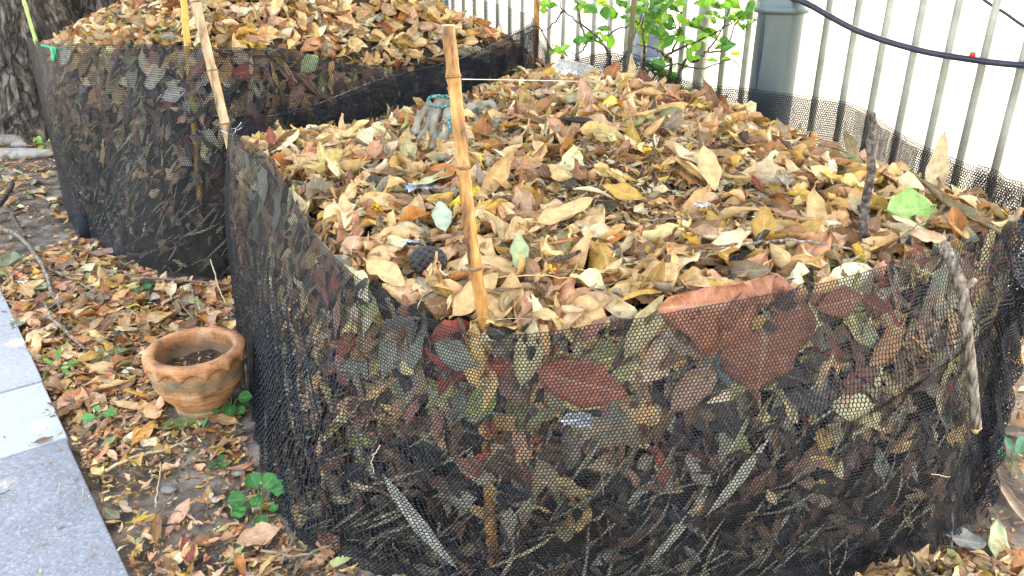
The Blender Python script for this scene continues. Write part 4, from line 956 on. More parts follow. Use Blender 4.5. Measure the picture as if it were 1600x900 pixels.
twig([gq(1296, 905, .02), gq(1290, 880, .06), gq(1284, 845, .14)], .0022, 'shorter pale straw sticking up from the spilled pile', M_straw, GT)
twig([gq(1480, 905, .03), gq(1478, 870, .08), gq(1465, 812, .15)], .003, 'dark stalk leaning on the netting at the lower right', M_bark_dark, GT)
twig([gp(98, 770, .028), gp(96, 790, .028)], .0014, 'straw fragment on the speckled slab', M_straw, GT)
twig([gp(135, 775, .028), gp(132, 795, .028)], .0014, 'second straw fragment right of the first on the speckled slab', M_straw, GT)
twig([gp(0, 790, .028), gp(20, 780, .028)], .0018, 'dark twig fragment at the left edge of the speckled slab', M_bark_dark, GT)
P0 = front.wall_hit(590, 700)
def onnet(px, py, o=.008): S, v = front.wall_hit(px, py); return front.wall(np.array([S]), np.array([v]), np.array([o]))[0]
twig([onnet(594, 695), onnet(588, 715), onnet(587, 738)], .0013, 'pale curved straw caught on the outside of the front net', M_straw)
twig([onnet(1453, 743), onnet(1485, 745)], .0013, 'pale straw caught on the net at the right', M_straw)

# string
mb_ = spline([atY(722, 124, 1.62), atY(800, 125, 2.2), atY(900, 127, 2.9), atY(1036, 130, 3.45)], 10)
o = MB().tube(mb_, .0011, 6).build('string', M_wire, origin=mb_[0]); tag(o, 'thin pale string stretched from the foreground stake across the heap', 'string')

# green string knot on the rear net
M_gplas = noisy('green_plastic', [(.3, (.01, .28, .13)), (.7, (.03, .45, .22))], scale=40, rough=.4, bump=.1)
S, v = rear.wall_hit(80, 74); c = rear.wall(np.array([S]), np.array([v]), np.array([.012]))[0]
mb = MB(); mb.tube(spline([c + (-.05, 0, .012), c, c + (.05, 0, -.004), c + (.09, 0, .004)], 6), .006, 8); mb.tube(spline([c, c + (.002, -.003, -.03), c + (-.004, -.003, -.06)], 5), .011, 8, wob=.1); mb.tube(spline([c + (.015, 0, 0), c + (.018, -.003, -.03), c + (.02, -.003, -.055)], 5), .008, 8, wob=.1)
tag(mb.build('plastic_tie', M_gplas, origin=c), 'bright green plastic tie knotted on the left end of the rear net', 'tie')

# ------------------------------------------------------------------ terracotta pot
def potmat():
    m, nt, b = newmat('terracotta'); L = nt.links.new; tc = N(nt, 'ShaderNodeTexCoord')
    n1 = N(nt, 'ShaderNodeTexNoise', i_Scale=14.0, i_Detail=8.0, i_Roughness=.65); L(tc.outputs['Object'], n1.inputs['Vector'])
    r = ramp(nt, n1.outputs['Fac'], [(.34, (.13, .075, .04)), (.45, (.40, .16, .06)), (.55, (.54, .235, .09)), (.68, (.60, .36, .19))])
    sp = N(nt, 'ShaderNodeSeparateXYZ'); L(tc.outputs['Object'], sp.inputs[0])
    # algae band under the rim, a paler band at the waist (glaze of age, fixed on the pot)
    n3 = N(nt, 'ShaderNodeTexNoise', i_Scale=22.0, i_Detail=6.0, i_Roughness=.7); L(tc.outputs['Object'], n3.inputs['Vector'])
    ad = N(nt, 'ShaderNodeMath', operation='MULTIPLY_ADD', i_1=.05, ); L(n3.outputs['Fac'], ad.inputs[0]); L(sp.outputs[2], ad.inputs[2])
    bd = ramp(nt, ad.outputs[0], [(.0, (0, 0, 0)), (.062, (.55, .55, .55)), (.085, (0, 0, 0)), (.162, (.15,) * 3), (.172, (.62,) * 3), (.197, (.5,) * 3), (.212, (0, 0, 0))])
    mx = N(nt, 'ShaderNodeMix', data_type='RGBA'); L(bd.outputs[0], mx.inputs[0]); L(r.outputs[0], mx.inputs[6]); mx.inputs[7].default_value = (.13, .13, .07, 1)
    L(mx.outputs[2], b.inputs['Base Color']); b.inputs['Roughness'].default_value = .72
    n2 = N(nt, 'ShaderNodeTexNoise', i_Scale=90.0, i_Detail=5.0); mp = N(nt, 'ShaderNodeMapping'); mp.inputs['Scale'].default_value = (.3, .3, 3); L(tc.outputs['Object'], mp.inputs[0]); L(mp.outputs[0], n2.inputs['Vector'])
    bp = N(nt, 'ShaderNodeBump', i_Strength=.8, i_Distance=.005); L(n2.outputs['Fac'], bp.inputs['Height']); L(bp.outputs[0], b.inputs['Normal'])
    n4 = N(nt, 'ShaderNodeTexNoise', i_Scale=240.0, i_Detail=3.0); L(tc.outputs['Object'], n4.inputs['Vector']); r4 = N(nt, 'ShaderNodeMapRange', i_1=.3, i_2=.7, i_3=.72, i_4=1.2); L(n4.outputs['Fac'], r4.inputs[0])
    m4 = N(nt, 'ShaderNodeMix', data_type='RGBA', blend_type='MULTIPLY'); m4.inputs[0].default_value = 1; L(mx.outputs[2], m4.inputs[6]); L(r4.outputs[0], m4.inputs[7]); L(m4.outputs[2], b.inputs['Base Color'])
    return m
M_terra = potmat()
pc = np.array([-1.00, 2.185, 0.0])
ep = empty('flower_pot', pc, 'weathered terracotta flower pot with a scalloped rim standing left of the front pen', 'flower pot')
prof = [(.0, .004), (.082, .004), (.086, .010), (.088, .022), (.084, .030), (.096, .048), (.120, .078), (.134, .104), (.1375, .108), (.137, .113), (.142, .135), (.1445, .155), (.141, .176), (.137, .183)]
prof += [(.134, .192), (.122, .192), (.120, .180), (.120, .150), (.105, .12)]
zz_ = np.linspace(0, 1, 60); pf = np.array(prof[1:13]); ln_ = np.concatenate([[0], np.cumsum(np.hypot(*np.diff(pf, axis=0).T))]); tt_ = np.linspace(0, ln_[-1], 70)
prof = [prof[0]] + [(float(np.interp(q, ln_, pf[:, 0])) + .0009 * math.sin(q * 900), float(np.interp(q, ln_, pf[:, 1]))) for q in tt_] + prof[13:]
prof = [(r_, z_ * 1.08) for r_, z_ in prof]
MB().lathe(prof, pc, 64).build('body', M_terra, ep)
def scal(R, Z, th, i):
    w = 1 - np.abs(np.sin(th * 6.5 + .4)) ** .55
    k = np.isin(i, [1, 2, 3, 4])                               # outer lip edge waves up and down
    return R + np.where(k, .004 * w, 0), Z - np.where(np.isin(i, [1, 2]), .030 * w, 0) - np.where(np.isin(i, [0, 3]), .006 * w, 0)
rp = [(.136, .196), (.148, .192), (.151, .196), (.153, .206), (.150, .212), (.136, .2165), (.120, .2155), (.1165, .207), (.118, .185)]
MB().lathe([(r_, z_ * 1.02) for r_, z_ in rp], pc + (0, 0, .004), 156, fn=scal).build('rim', M_terra, ep)
th = np.linspace(0, 2 * PI, 48, endpoint=False); so = MB(); prf = [(.0, .145), (.04, .143), (.08, .146), (.112, .15)]
def bump(R, Z, th, i): return R, Z + .005 * np.sin(th * 5 + i * 2) + .003 * np.sin(th * 11 + R * 90)
MB().lathe(prf, pc, 48, fn=bump).build('soil', M_terra_in, ep)
Ls = Leaves(); n = 70; a = rng.uniform(0, 2 * PI, n); q = .095 * np.sqrt(rng.uniform(0, 1, n)); Ln = rng.uniform(.008, .03, n)
scatter(Ls, np.stack([pc[0] + q * np.cos(a), pc[1] + q * np.sin(a), np.full(n, .156)], -1), np.tile([0, 0, 1.], (n, 1)), Ln, Ln * .4, PAL_FINE, 4, 3, tilt=.3); o = Ls.build('crumbs', [M_leaf], parent=ep); o['kind'] = 'stuff'

# ------------------------------------------------------------------ gloves, cone, bottle, foil and other small finds in the heap
def knit():
    m, nt, b = newmat('knitted_cotton'); L = nt.links.new; tc = N(nt, 'ShaderNodeTexCoord')
    n1 = N(nt, 'ShaderNodeTexNoise', i_Scale=25.0, i_Detail=6.0); L(tc.outputs['Object'], n1.inputs['Vector'])
    r = ramp(nt, n1.outputs['Fac'], [(.38, (.16, .14, .095)), (.62, (.30, .27, .195))]); L(r.outputs[0], b.inputs['Base Color'])
    wv = N(nt, 'ShaderNodeTexWave', i_Scale=95.0, i_Distortion=1.5); L(tc.outputs['Object'], wv.inputs['Vector'])
    bp = N(nt, 'ShaderNodeBump', i_Strength=.6, i_Distance=.002); L(wv.outputs['Fac'], bp.inputs['Height']); L(bp.outputs[0], b.inputs['Normal'])
    b.inputs['Roughness'].default_value = .95; return m
M_knit = knit(); M_teal = noisy('teal_thread', [(.38, (.008, .09, .10)), (.52, (.02, .19, .19)), (.64, (.36, .38, .32))], scale=120, bump=.6, bdist=.002, rough=.9)
def capsule(mb, pts, rad, flat=None): mb.tube(spline(np.array(pts, float), 5), np.interp(np.linspace(0, 1, (len(pts) - 1) * 5 + 1), np.linspace(0, 1, len(rad)), rad), 12)
def ell(mb, c, r, R=None, n=14):
    th = np.linspace(0.02, PI - .02, n); ph = np.linspace(0, 2 * PI, 2 * n, endpoint=False)
    T, Pp = np.meshgrid(th, ph, indexing='ij'); V = np.stack([r[0] * np.sin(T) * np.cos(Pp), r[1] * np.sin(T) * np.sin(Pp), r[2] * np.cos(T)], -1).reshape(-1, 3)
    if R is not None: V = V @ np.array(R).T
    V = V + np.asarray(c, float); m = 2 * n; i = np.arange(n - 1)[:, None] * m; j = np.arange(m)[None]; k = (j + 1) % m
    mb.add(V, np.stack([i + j, i + m + j, i + m + k, i + k], -1).reshape(-1, 4))
def glove(c, yaw, pitch, label, roll=0.0, curls=(.5, .7, .6, .4)):
    e = empty('work_glove', c, label, 'glove', 'a pair of cotton work gloves dropped on the heap')
    R = np.array(Euler((roll, pitch, yaw)).to_matrix()); mb = MB()
    def tf(P): return (np.asarray(P, float) * 1.3 @ R.T) + np.asarray(c)
    th = np.linspace(0, 2 * PI, 20, endpoint=False)
    rings = [(-.085, .036, .016), (-.06, .033, .014), (-.03, .040, .018), (.0, .046, .021), (.035, .048, .020), (.055, .044, .015)]
    V = []; 
    for x, w, h in rings: V.append(np.stack([np.full(20, x), w * np.cos(th), h * np.sin(th) + .006 * math.sin(x * 60)], -1))
    V = np.vstack(V); i = np.arange(len(rings) - 1)[:, None] * 20; j = np.arange(20)[None]; k = (j + 1) % 20
    Q = np.stack([i + j, i + k, i + 20 + k, i + 20 + j], -1).reshape(-1, 4)
    V = np.vstack([V, [[-.08, 0, 0], [.06, 0, 0]]]); T = [(120, (q + 1) % 20, q) for q in range(20)] + [(121, 100 + q, 100 + (q + 1) % 20) for q in range(20)]
    mb.add(tf(V), Q, T)
    for q, (y, l) in enumerate(((-.033, .062), (-.011, .075), (.011, .072), (.032, .055))):
        cu = curls[q]; p0 = np.array([.035, y, .0]); pts = [p0]; a = 0.0
        for s_ in range(4): a -= cu * .55; pts.append(pts[-1] + l / 3.2 * np.array([math.cos(a), .10 * (q - 1.5) , math.sin(a)]))
        mb.tube(tf(spline(pts, 4)), np.interp(np.linspace(0, 1, 17), [0, .5, .9, 1], [.0125, .0115, .010, .006]), 12)
    pts = [(-.02, .036, 0), (.0, .055, -.004), (.022, .072, -.01), (.045, .078, -.018)]
    mb.tube(tf(spline(pts, 5)), np.interp(np.linspace(0, 1, 16), [0, .6, .9, 1], [.016, .0135, .011, .006]), 12)
    o = mb.build('shell', M_knit, e)
    rm = o.modifiers.new('merge', 'REMESH'); rm.mode = 'VOXEL'; rm.voxel_size = .0035; rm.use_smooth_shade = True
    sm = o.modifiers.new('soften', 'SMOOTH'); sm.iterations = 3
    tx = bpy.data.textures.get('crumple') or bpy.data.textures.new('crumple', 'CLOUDS'); tx.noise_scale = .03; dm = o.modifiers.new('crumple', 'DISPLACE'); dm.texture = tx; dm.strength = .016; dm.mid_level = .5
    cu = MB(); pts = np.stack([np.full(25, -.086) + .003 * np.sin(np.linspace(0, 2 * PI, 25) * 4), .037 * np.cos(np.linspace(0, 2 * PI, 25)), .0175 * np.sin(np.linspace(0, 2 * PI, 25))], -1)
    cu.tube(tf(pts), .0065, 8, wob=.12); cu.build('cuff_trim', M_teal, e)
    mm = MB(); mm.tube(tf(pts + (.0005, 0, 0)), .0022, 6); 
    return e
def gpt(a, b, l):
    Y = front.hit(690, 222)[1] + .02 + (225 - b) * .0024 - l * .9; P = atY(a, b, Y); P[2] = max(P[2], float(front.hz(P[0], P[1])) + .012); return P
def limp_glove(chains, trim, label):
    c = gpt(chains[0][1][0], chains[0][1][1], 0); e = empty('work_glove', c, label, 'glove', 'a pair of cotton work gloves dropped on the heap')
    mb = MB()
    for ch in chains:
        P = np.array([gpt(a, b, l) for a, b, l, r in ch]); P = spline(P, 6); R = np.interp(np.linspace(0, 1, len(P)), np.linspace(0, 1, len(ch)), [q[3] for q in ch])
        P = np.vstack([P, P[-1] + (P[-1] - P[-2]) / np.linalg.norm(P[-1] - P[-2]) * R[-1] * .7]); R = np.append(R, R[-1] * .45)
        mb.tube(P, R, 14)
    o = mb.build('shell', M_knit, e)
    rm = o.modifiers.new('merge', 'REMESH'); rm.mode = 'VOXEL'; rm.voxel_size = .0026; rm.use_smooth_shade = True
    sm = o.modifiers.new('soften', 'SMOOTH'); sm.iterations = 2
    tx = bpy.data.textures.get('crumple') or bpy.data.textures.new('crumple', 'CLOUDS'); tx.noise_scale = .022; dm = o.modifiers.new('crumple', 'DISPLACE'); dm.texture = tx; dm.strength = .006; dm.mid_level = .5
    T = np.array([gpt(a, b, l + .05) for a, b, l in trim]); cu = MB(); cu.tube(spline(T, 6) + .0012 * rng.standard_normal((len(spline(T, 6)), 3)), .0042, 8, wob=.35); cu.build('cuff_trim', M_teal, e)
limp_glove([[(690, 158, .0, .020), (680, 180, .0, .026), (672, 204, .0, .024), (660, 220, .0, .014)], [(702, 160, .02, .013), (698, 182, .035, .0145), (690, 212, .04, .0125)], [(684, 165, .02, .013), (678, 188, .045, .0145), (680, 216, .05, .012)],
            [(672, 165, .02, .011), (655, 184, .03, .013), (648, 208, .03, .011)], [(668, 205, .03, .012), (650, 221, .035, .012), (624, 227, .03, .0095)],
            [(664, 217, .02, .012), (638, 235, .03, .0125), (604, 235, .03, .010)], [(654, 202, .02, .011), (636, 211, .03, .0115), (630, 222, .03, .009)], [(694, 212, .02, .012), (680, 228, .03, .012), (660, 232, .03, .0095)]],
           [(668, 162, .02), (671, 153, .0), (688, 150, -.01), (704, 152, .0), (708, 162, .02), (690, 167, .035), (670, 165, .03)], 'grey knitted work glove with a teal cuff slumped left of the foreground stake')
limp_glove([[(708, 190, .06, .0145), (694, 214, .07, .0165), (676, 238, .07, .014)], [(716, 190, .0, .020), (736, 172, .0, .024), (756, 170, .0, .018)], [(748, 164, .02, .011), (768, 162, .03, .011), (774, 174, .03, .009)],
            [(756, 173, .03, .0115), (770, 184, .03, .011), (777, 202, .03, .009)], [(742, 182, .03, .0115), (754, 202, .04, .011), (767, 224, .04, .009)], [(758, 176, .0, .010), (784, 196, .01, .009), (794, 216, .01, .008)], [(732, 190, .03, .011), (738, 214, .04, .0115), (750, 238, .04, .009)]],
           [(700, 188, .07), (706, 183, .05), (714, 186, .05), (716, 198, .06), (710, 204, .08), (702, 200, .09), (700, 190, .08)], 'second grey work glove lying behind the foreground stake with its limp fingers to the right')

# black seed cone
cc = front.hit(670, 430) + (0, 0, .036); mb = MB(); ell(mb, cc, (.040, .034, .030))
for k in range(90):
    t = (k + .5) / 90; ph = k * 2.39996; zz = 1 - 2 * t; rr = math.sqrt(max(0, 1 - zz * zz)); nv = np.array([zz, rr * math.cos(ph), rr * math.sin(ph)])
    p = cc + nv * np.array([.040, .034, .030]); ell(mb, p, (.0085, .0085, .0045), rotmats(np.array([ph]), nv[None])[0], 5)
tag(mb.build('seed_cone', noisy('charred_cone', [(.3, (.008, .007, .007)), (.6, (.035, .03, .028)), (.85, (.13, .12, .11))], scale=60, bump=.6, bdist=.003, rough=.75), origin=cc), 'round black knobbly seed cone left of the foreground stake', 'seed cone')
# clear bottle near the crest
def clearmat(name, col=(.95, .98, 1), rough=.08):
    m, nt, b = newmat(name); b.inputs['Base Color'].default_value = (*col, 1); b.inputs['Transmission Weight'].default_value = .85; b.inputs['Roughness'].default_value = rough; b.inputs['IOR'].default_value = 1.2
    return m
M_clear = clearmat('clear_plastic', (.85, .92, .95), .15)
bc = front.hit(905, 118) + (0, .03, .045); eb = empty('plastic_bottle', bc, 'crushed clear plastic bottle lying at the rear crest of the heap', 'bottle')
bp_ = np.array([(.001, -.10), (.028, -.10), (.032, -.092), (.033, -.05), (.029, -.035), (.033, -.02), (.032, .02), (.034, .04), (.030, .065), (.016, .09), (.012, .10), (.012, .115)])
tmp = MB(); tmp.lathe(bp_, (0, 0, 0), 24, fn=lambda R, Z, th, i: (R * (1 + .06 * np.sin(th * 3 + Z * 40)), Z)); Vb = tmp.V[0]; Rb = np.array(Euler((0, math.radians(100), math.radians(-12))).to_matrix())
mb = MB(); mb.add(Vb @ Rb.T + bc, tmp.Q[0]); mb.build('shell', M_clear, eb)
tmp = MB(); tmp.lathe([(.001, .132), (.0145, .131), (.015, .112)], (0, 0, 0), 20); mb = MB(); mb.add(tmp.V[0] @ Rb.T + bc, tmp.Q[0]); mb.build('cap', noisy('white_plastic', [(.3, (.6, .6, .6)), (.7, (.75, .75, .75))], rough=.4, bump=0), eb)
# clear cup rim at the right rear net
pcu = front.hit(1198, 214) + (0, 0, .005); tmp = MB(); tmp.lathe([(.001, .0), (.022, .0), (.030, .045), (.033, .055), (.031, .055), (.028, .045)], (0, 0, 0), 28); Rc = np.array(Euler((math.radians(60), 0, math.radians(30))).to_matrix())
mb = MB(); mb.add(tmp.V[0] @ Rc.T + pcu, tmp.Q[0]); tag(mb.build('plastic_cup', clearmat('milky_plastic', (.75, .80, .82), .3), origin=pcu), 'clear plastic cup half buried near the steel lamp post', 'cup')
# crumpled foil scraps
M_foil = noisy('foil', [(.3, (.35, .45, .55)), (.7, (.8, .82, .85))], scale=30, rough=.3, metallic=.7, bump=.6, bdist=.004)
def foil(c, s, label, wallpos=None, flat=.35):
    n = 9; u = np.linspace(-1, 1, n); X, Y = np.meshgrid(u, u, indexing='ij'); r = np.random.default_rng(int(abs(c[0]) * 1000))
    V = np.stack([X * s * (1 + .15 * r.standard_normal((n, n))), Y * s * .6 * (1 + .15 * r.standard_normal((n, n))), s * flat * r.uniform(-.5, .5, (n, n))], -1).reshape(-1, 3)
    if wallpos is not None: V = np.stack([V[:, 0], V[:, 2] * .4, V[:, 1]], -1)
    i = np.arange(n - 1)[:, None] * n; j = np.arange(n - 1)[None]
    mb = MB(); mb.add(V + c, np.stack([i + j, i + n + j, i + n + j + 1, i + j + 1], -1).reshape(-1, 4)); o = mb.build('foil_scrap', M_foil, smooth=False, origin=c); tag(o, label, 'foil scrap', 'scraps of litter in the leaves')
foil(hp(662, 312, .035), .045, 'crumpled silvery foil scrap left of the foreground stake')
foil(hp(645, 402, .04), .018, 'small bluish foil scrap just above the black cone')
foil(hp(1096, 338, .03), .02, 'tiny white scrap near the middle of the heap')
S, v = front.wall_hit(895, 662); foil(front.wall(np.array([S]), np.array([v]), np.array([-.006]), False)[0], .03, 'bright white scrap caught behind the net below the oval red leaf', 1)
# little yellow flowers in the heap
M_yel = noisy('yellow_petals', [(.3, (.50, .22, .01)), (.7, (.72, .40, .02))], scale=60, rough=.6, bump=.1)
for px, py, lb in ((1243, 372, 'yellow flower cluster left of the knobby stick'), (845, 360, 'small yellow flower head in the middle of the heap'), (857, 440, 'yellow flower head right of the foreground stake near the rim'), (590, 340, 'yellow flower head near the left net rim'), (1010, 250, 'yellow flower head below the crest')):
    c = hp(px, py, .03); mb = MB()
    for k in range(16): d = rng.normal(0, .0075, 3); ell(mb, c + d * (1, 1, .5), (.0045, .0035, .0018), rotmats(np.array([rng.uniform(0, 6)]), rng.standard_normal((1, 3)))[0], 4)
    tag(mb.build('fallen_flower', M_yel, origin=c), lb, 'flower', 'fallen yellow flowers')

# ------------------------------------------------------------------ seedlings
def seedling(px, py, spec, label, h=.05, col=(.035, .22, .04), name='seedling'):
    b = gp(px, py); e = empty(name, b, label, 'seedling', 'green seedlings sprouting in the litter')
    mb = MB(); Ls = Leaves()
    for (a, L, wr, z, out) in spec:
        if wr > .5: L *= .95; wr = wr * 1.25; out *= .8
        a = math.radians(a); tip = b + np.array([math.cos(a) * out, math.sin(a) * out, z])
        mb.tube(spline([b, b + (0, 0, h * .5), b * .4 + tip * .6 + (0, 0, .004), tip], 5), .0016, 6)
        loc, uv = leaf_local(1, np.array([L]), np.array([L * wr]), 10, 7, np.array([.55]), np.array([-.5]), np.array([.5]), np.array([.02]), np.array([0.]))
        R = rotmats(np.array([a]), np.array([[-.15 * math.cos(a) + .1, -.15 * math.sin(a) - .65, 1.]]))
        V = np.einsum('nij,nmj->nmi', R, loc - loc[:, :1]) + tip
        o = mkmesh('leaf_blade', V[0], [grid_faces(10, 7)], M_green, e, np.tile(np.array(col) * random.uniform(.8, 1.25), (70, 1)), uv)
    mb.build('stem', M_gstem, e)
M_gstem = noisy('green_stem', [(.3, (.06, .16, .04)), (.7, (.12, .26, .07))], scale=30, bump=.1, rough=.6)
seedling(410, 800, [(60, .055, .75, .06, .012), (120, .055, .75, .06, .012), (15, .062, .70, .055, .03), (195, .058, .75, .045, .035), (225, .05, .7, .035, .045), (265, .04, .75, .062, .005), (285, .045, .8, .02, .05), (330, .03, .8, .03, .035)], 'largest green seedling with rounded leaves near the bottom, beside the net')
seedling(364, 645, [(100, .05, .7, .06, .008), (170, .045, .75, .055, .02), (10, .055, .7, .05, .02), (215, .05, .75, .045, .025), (280, .05, .75, .045, .012), (320, .04, .75, .03, .03)], 'green seedling growing at the right foot of the terracotta pot')
seedling(345, 731, [(90, .022, .9, .015, .008), (200, .022, .9, .015, .008), (330, .022, .9, .015, .008)], 'tiny three leaved green sprout on the bare soil', h=.01)
seedling(92, 578, [(100, .07, .25, .03, .006), (20, .07, .25, .02, .008), (-30, .07, .25, .015, .01), (150, .06, .25, .02, .01)], 'narrow leaved green sprout close to the path', h=.02, col=(.10, .38, .05))
seedling(158, 658, [(20, .05, .6, .02, .008), (200, .05, .6, .02, .01), (120, .03, .6, .03, .008)], 'pale green sprout in the litter beside the path', h=.02, col=(.10, .36, .10))
seedling(1578, 740, [(60, .08, .4, .05, .01), (140, .10, .25, .04, .01), (100, .06, .4, .06, .01)], 'blue green seedling at the right edge beyond the pen', h=.03, col=(.08, .28, .14))
seedling(72, 232, [(30, .10, .6, .05, .02), (150, .09, .6, .04, .02), (260, .06, .6, .03, .02)], 'pale green sprout at the foot of the tree', h=.04, col=(.20, .42, .07))
seedling(315, 682, [(80, .05, .2, .02, .005), (120, .045, .2, .02, .005)], 'thin grassy sprout below the green oval leaf', h=.015, col=(.10, .3, .07))
seedling(228, 468, [(80, .04, .8, .02, .01), (200, .04, .8, .02, .01), (330, .04, .8, .02, .01)], 'tiny bright sprout among the litter behind the pot', h=.015)
seedling(125, 338, [(80, .05, .8, .03, .01), (200, .05, .8, .02, .01), (330, .04, .8, .02, .01)], 'tiny bright sprout by the left foot of the rear pen', h=.015)

# ------------------------------------------------------------------ stones
def stone(px, py, r, label, col, sq=(1, .8, .6)):
    c = gp(px, py); c[2] += r * sq[2] * .55; mb = MB(); ell(mb, (0, 0, 0), (r * sq[0], r * sq[1], r * sq[2]), None, 16)
    V = mb.V[0]; s_ = random.random() * 50; d = 1 + .13 * fbm(V[:, 0] / r + s_, V[:, 1] / r + V[:, 2] / r, int(s_), .35, 3)
    V = V * d[:, None] + c; m2 = MB(); m2.add(V, mb.Q[0])
    col = tuple(v * .62 for v in col)
    m = noisy('stone', [(.38, tuple(v * .55 for v in col)), (.62, tuple(min(.8, v * 1.2) for v in col))], scale=18, bump=.7, bdist=.008, rough=.9)
    tag(m2.build('stone', m, origin=c), label, 'stone', 'stones by the tree')
stone(8, 210, .17, 'large orange brown stone beside the tree trunk', (.34, .17, .08), (1.3, .8, .62))
stone(25, 213, .07, 'smooth pale grey stone in front of the orange brown one', (.46, .48, .48), (1.2, .7, .7))
stone(2, 222, .07, 'rounded grey stone left of the others', (.36, .36, .34))
stone(18, 226, .085, 'rough tan stone in the middle of the cluster', (.36, .30, .24))
stone(30, 231, .06, 'small grey stone right of the rough tan one', (.40, .38, .36))
stone(30, 245, .17, 'long flat pale stone in front of the cluster', (.46, .43, .36), (1.5, .6, .22))
stone(372, 742, .024, 'pale angular pebble on the bare soil near the net', (.50, .48, .42), (1.1, .9, .6))
stone(337, 785, .012, 'small white pebble near the large seedling', (.6, .6, .56))
stone(264, 768, .02, 'grey pebble on the bare soil', (.36, .34, .3), (1.1, .8, .5))
stone(332, 820, .009, 'tiny pale pebble below the white one', (.5, .5, .45))
stone(315, 662, .016, 'white pebble at the front foot of the pot', (.62, .6, .58))
stone(58, 300 + 1, .02, 'dark pebble on the soil near the rear pen', (.15, .13, .12))
stone(1520, 870, .035, 'pale stone beside the grey rounded leaf', (.45, .43, .38))
mb = MB(); c = gp(133, 372); mb.add([c + np.array(v) * (.8, 1, .8) for v in ((-.035, 0, 0), (.035, 0, 0), (.03, .012, .16), (-.03, .012, .17), (-.035, .006, 0), (.035, .006, 0), (.03, .018, .16), (-.03, .018, .17))], [(0, 1, 2, 3), (7, 6, 5, 4), (0, 4, 5, 1), (1, 5, 6, 2), (2, 6, 7, 3), (3, 7, 4, 0)])
tag(mb.build('net_strap', noisy('navy_strap', [(.3, (.006, .008, .012)), (.7, (.015, .02, .028))], rough=.9, bump=.5, scale=60), smooth=False, origin=c), 'dark navy strap pegged at the left foot of the rear net', 'strap')

# ------------------------------------------------------------------ tree with bark, limbs and the crown that shades the pens
def barkmat():
    m, nt, b = newmat('rugged_bark'); L = nt.links.new; tc = N(nt, 'ShaderNodeTexCoord'); mp = N(nt, 'ShaderNodeMapping'); mp.inputs['Scale'].default_value = (1, 1, .22); L(tc.outputs['Object'], mp.inputs[0])
    vo = N(nt, 'ShaderNodeTexVoronoi', i_Scale=16.0, feature='DISTANCE_TO_EDGE'); n0 = N(nt, 'ShaderNodeTexNoise', i_Scale=8.0, i_Detail=6.0); L(mp.outputs[0], n0.inputs['Vector'])
    mxv = N(nt, 'ShaderNodeMix', data_type='RGBA'); mxv.inputs[0].default_value = .18; L(mp.outputs[0], mxv.inputs[6]); L(n0.outputs['Color'], mxv.inputs[7]); L(mxv.outputs[2], vo.inputs['Vector'])
    n1 = N(nt, 'ShaderNodeTexNoise', i_Scale=22.0, i_Detail=10.0, i_Roughness=.7); L(mp.outputs[0], n1.inputs['Vector'])
    r = ramp(nt, n1.outputs['Fac'], [(.38, (.02, .016, .012)), (.5, (.09, .07, .052)), (.62, (.24, .20, .155))])
    er = ramp(nt, vo.outputs['Distance'], [(0, (.18,) * 3), (.12, (1,) * 3)])
    mu = N(nt, 'ShaderNodeMix', data_type='RGBA', blend_type='MULTIPLY'); mu.inputs[0].default_value = .8; L(r.outputs[0], mu.inputs[6]); L(er.outputs[0], mu.inputs[7]); L(mu.outputs[2], b.inputs['Base Color'])
    ad = N(nt, 'ShaderNodeMath', operation='ADD'); L(er.outputs[0], ad.inputs[0]); L(n1.outputs['Fac'], ad.inputs[1])
    bp = N(nt, 'ShaderNodeBump', i_Strength=1.0, i_Distance=.03); L(ad.outputs[0], bp.inputs['Height']); L(bp.outputs[0], b.inputs['Normal']); b.inputs['Roughness'].default_value = .95; return m
M_bark = barkmat()
tb = np.array([-3.72, 6.35, 0.0]); et = empty('tree', tb, 'thick old tree trunk with rugged grey brown bark at the left behind the rear pen', 'tree')
def trunk(pts, rad, n=110, mseg=90, seed=1):
    P = spline(np.array(pts, float), mseg // (len(pts) - 1)); m = len(P); rr = np.interp(np.linspace(0, 1, m), np.linspace(0, 1, len(rad)), rad)
    th = np.linspace(0, 2 * PI, n, endpoint=False); Tt, Zz = np.meshgrid(th, np.arange(m) * 1.0, indexing='xy')
    ridg = np.abs(fbm(Tt * 1.0 + .15 * np.sin(Zz * .3), Zz * .014, seed, 2.5, 3)) ; root = np.exp(-P[:, 2] / .22)[:, None] * (.22 * np.maximum(0, np.cos(Tt * 5 + 1)) + .12)
    R = rr[:, None] * (1 + .04 * np.cos(Tt * 3 + Zz * .02) + .10 * ridg + root)
    V = np.stack([P[:, 0:1] + R * np.cos(Tt), P[:, 1:2] + R * np.sin(Tt), np.repeat(P[:, 2:3], n, 1)], -1).reshape(-1, 3)
    i = np.arange(m - 1)[:, None] * n; j = np.arange(n)[None]; k = (j + 1) % n
    return V, np.stack([i + j, i + k, i + n + k, i + n + j], -1).reshape(-1, 4)
mb = MB()
mb.add(*trunk([tb - (0, 0, .1), tb + (-.02, .0, .5), tb + (-.12, .05, 1.3), tb + (-.2, .2, 2.6), tb + (.0, .1, 4.5)], [.46, .40, .36, .33, .26]))
mb.add(*trunk([tb + (.42, .52, -.1), tb + (.50, .52, .5), tb + (.62, .5, 1.3), tb + (.9, .5, 2.6), tb + (2.2, .2, 4.6)], [.44, .40, .36, .30, .2], seed=4))
mb.build('trunk', M_bark, et)
SUN_EL = math.radians(58)
off = fn / math.tan(SUN_EL) * 5.6
def shade_pt(dc, nc): p = fd * dc + fn * nc; return np.array([p[0] + off[0], p[1] + off[1], 5.6])
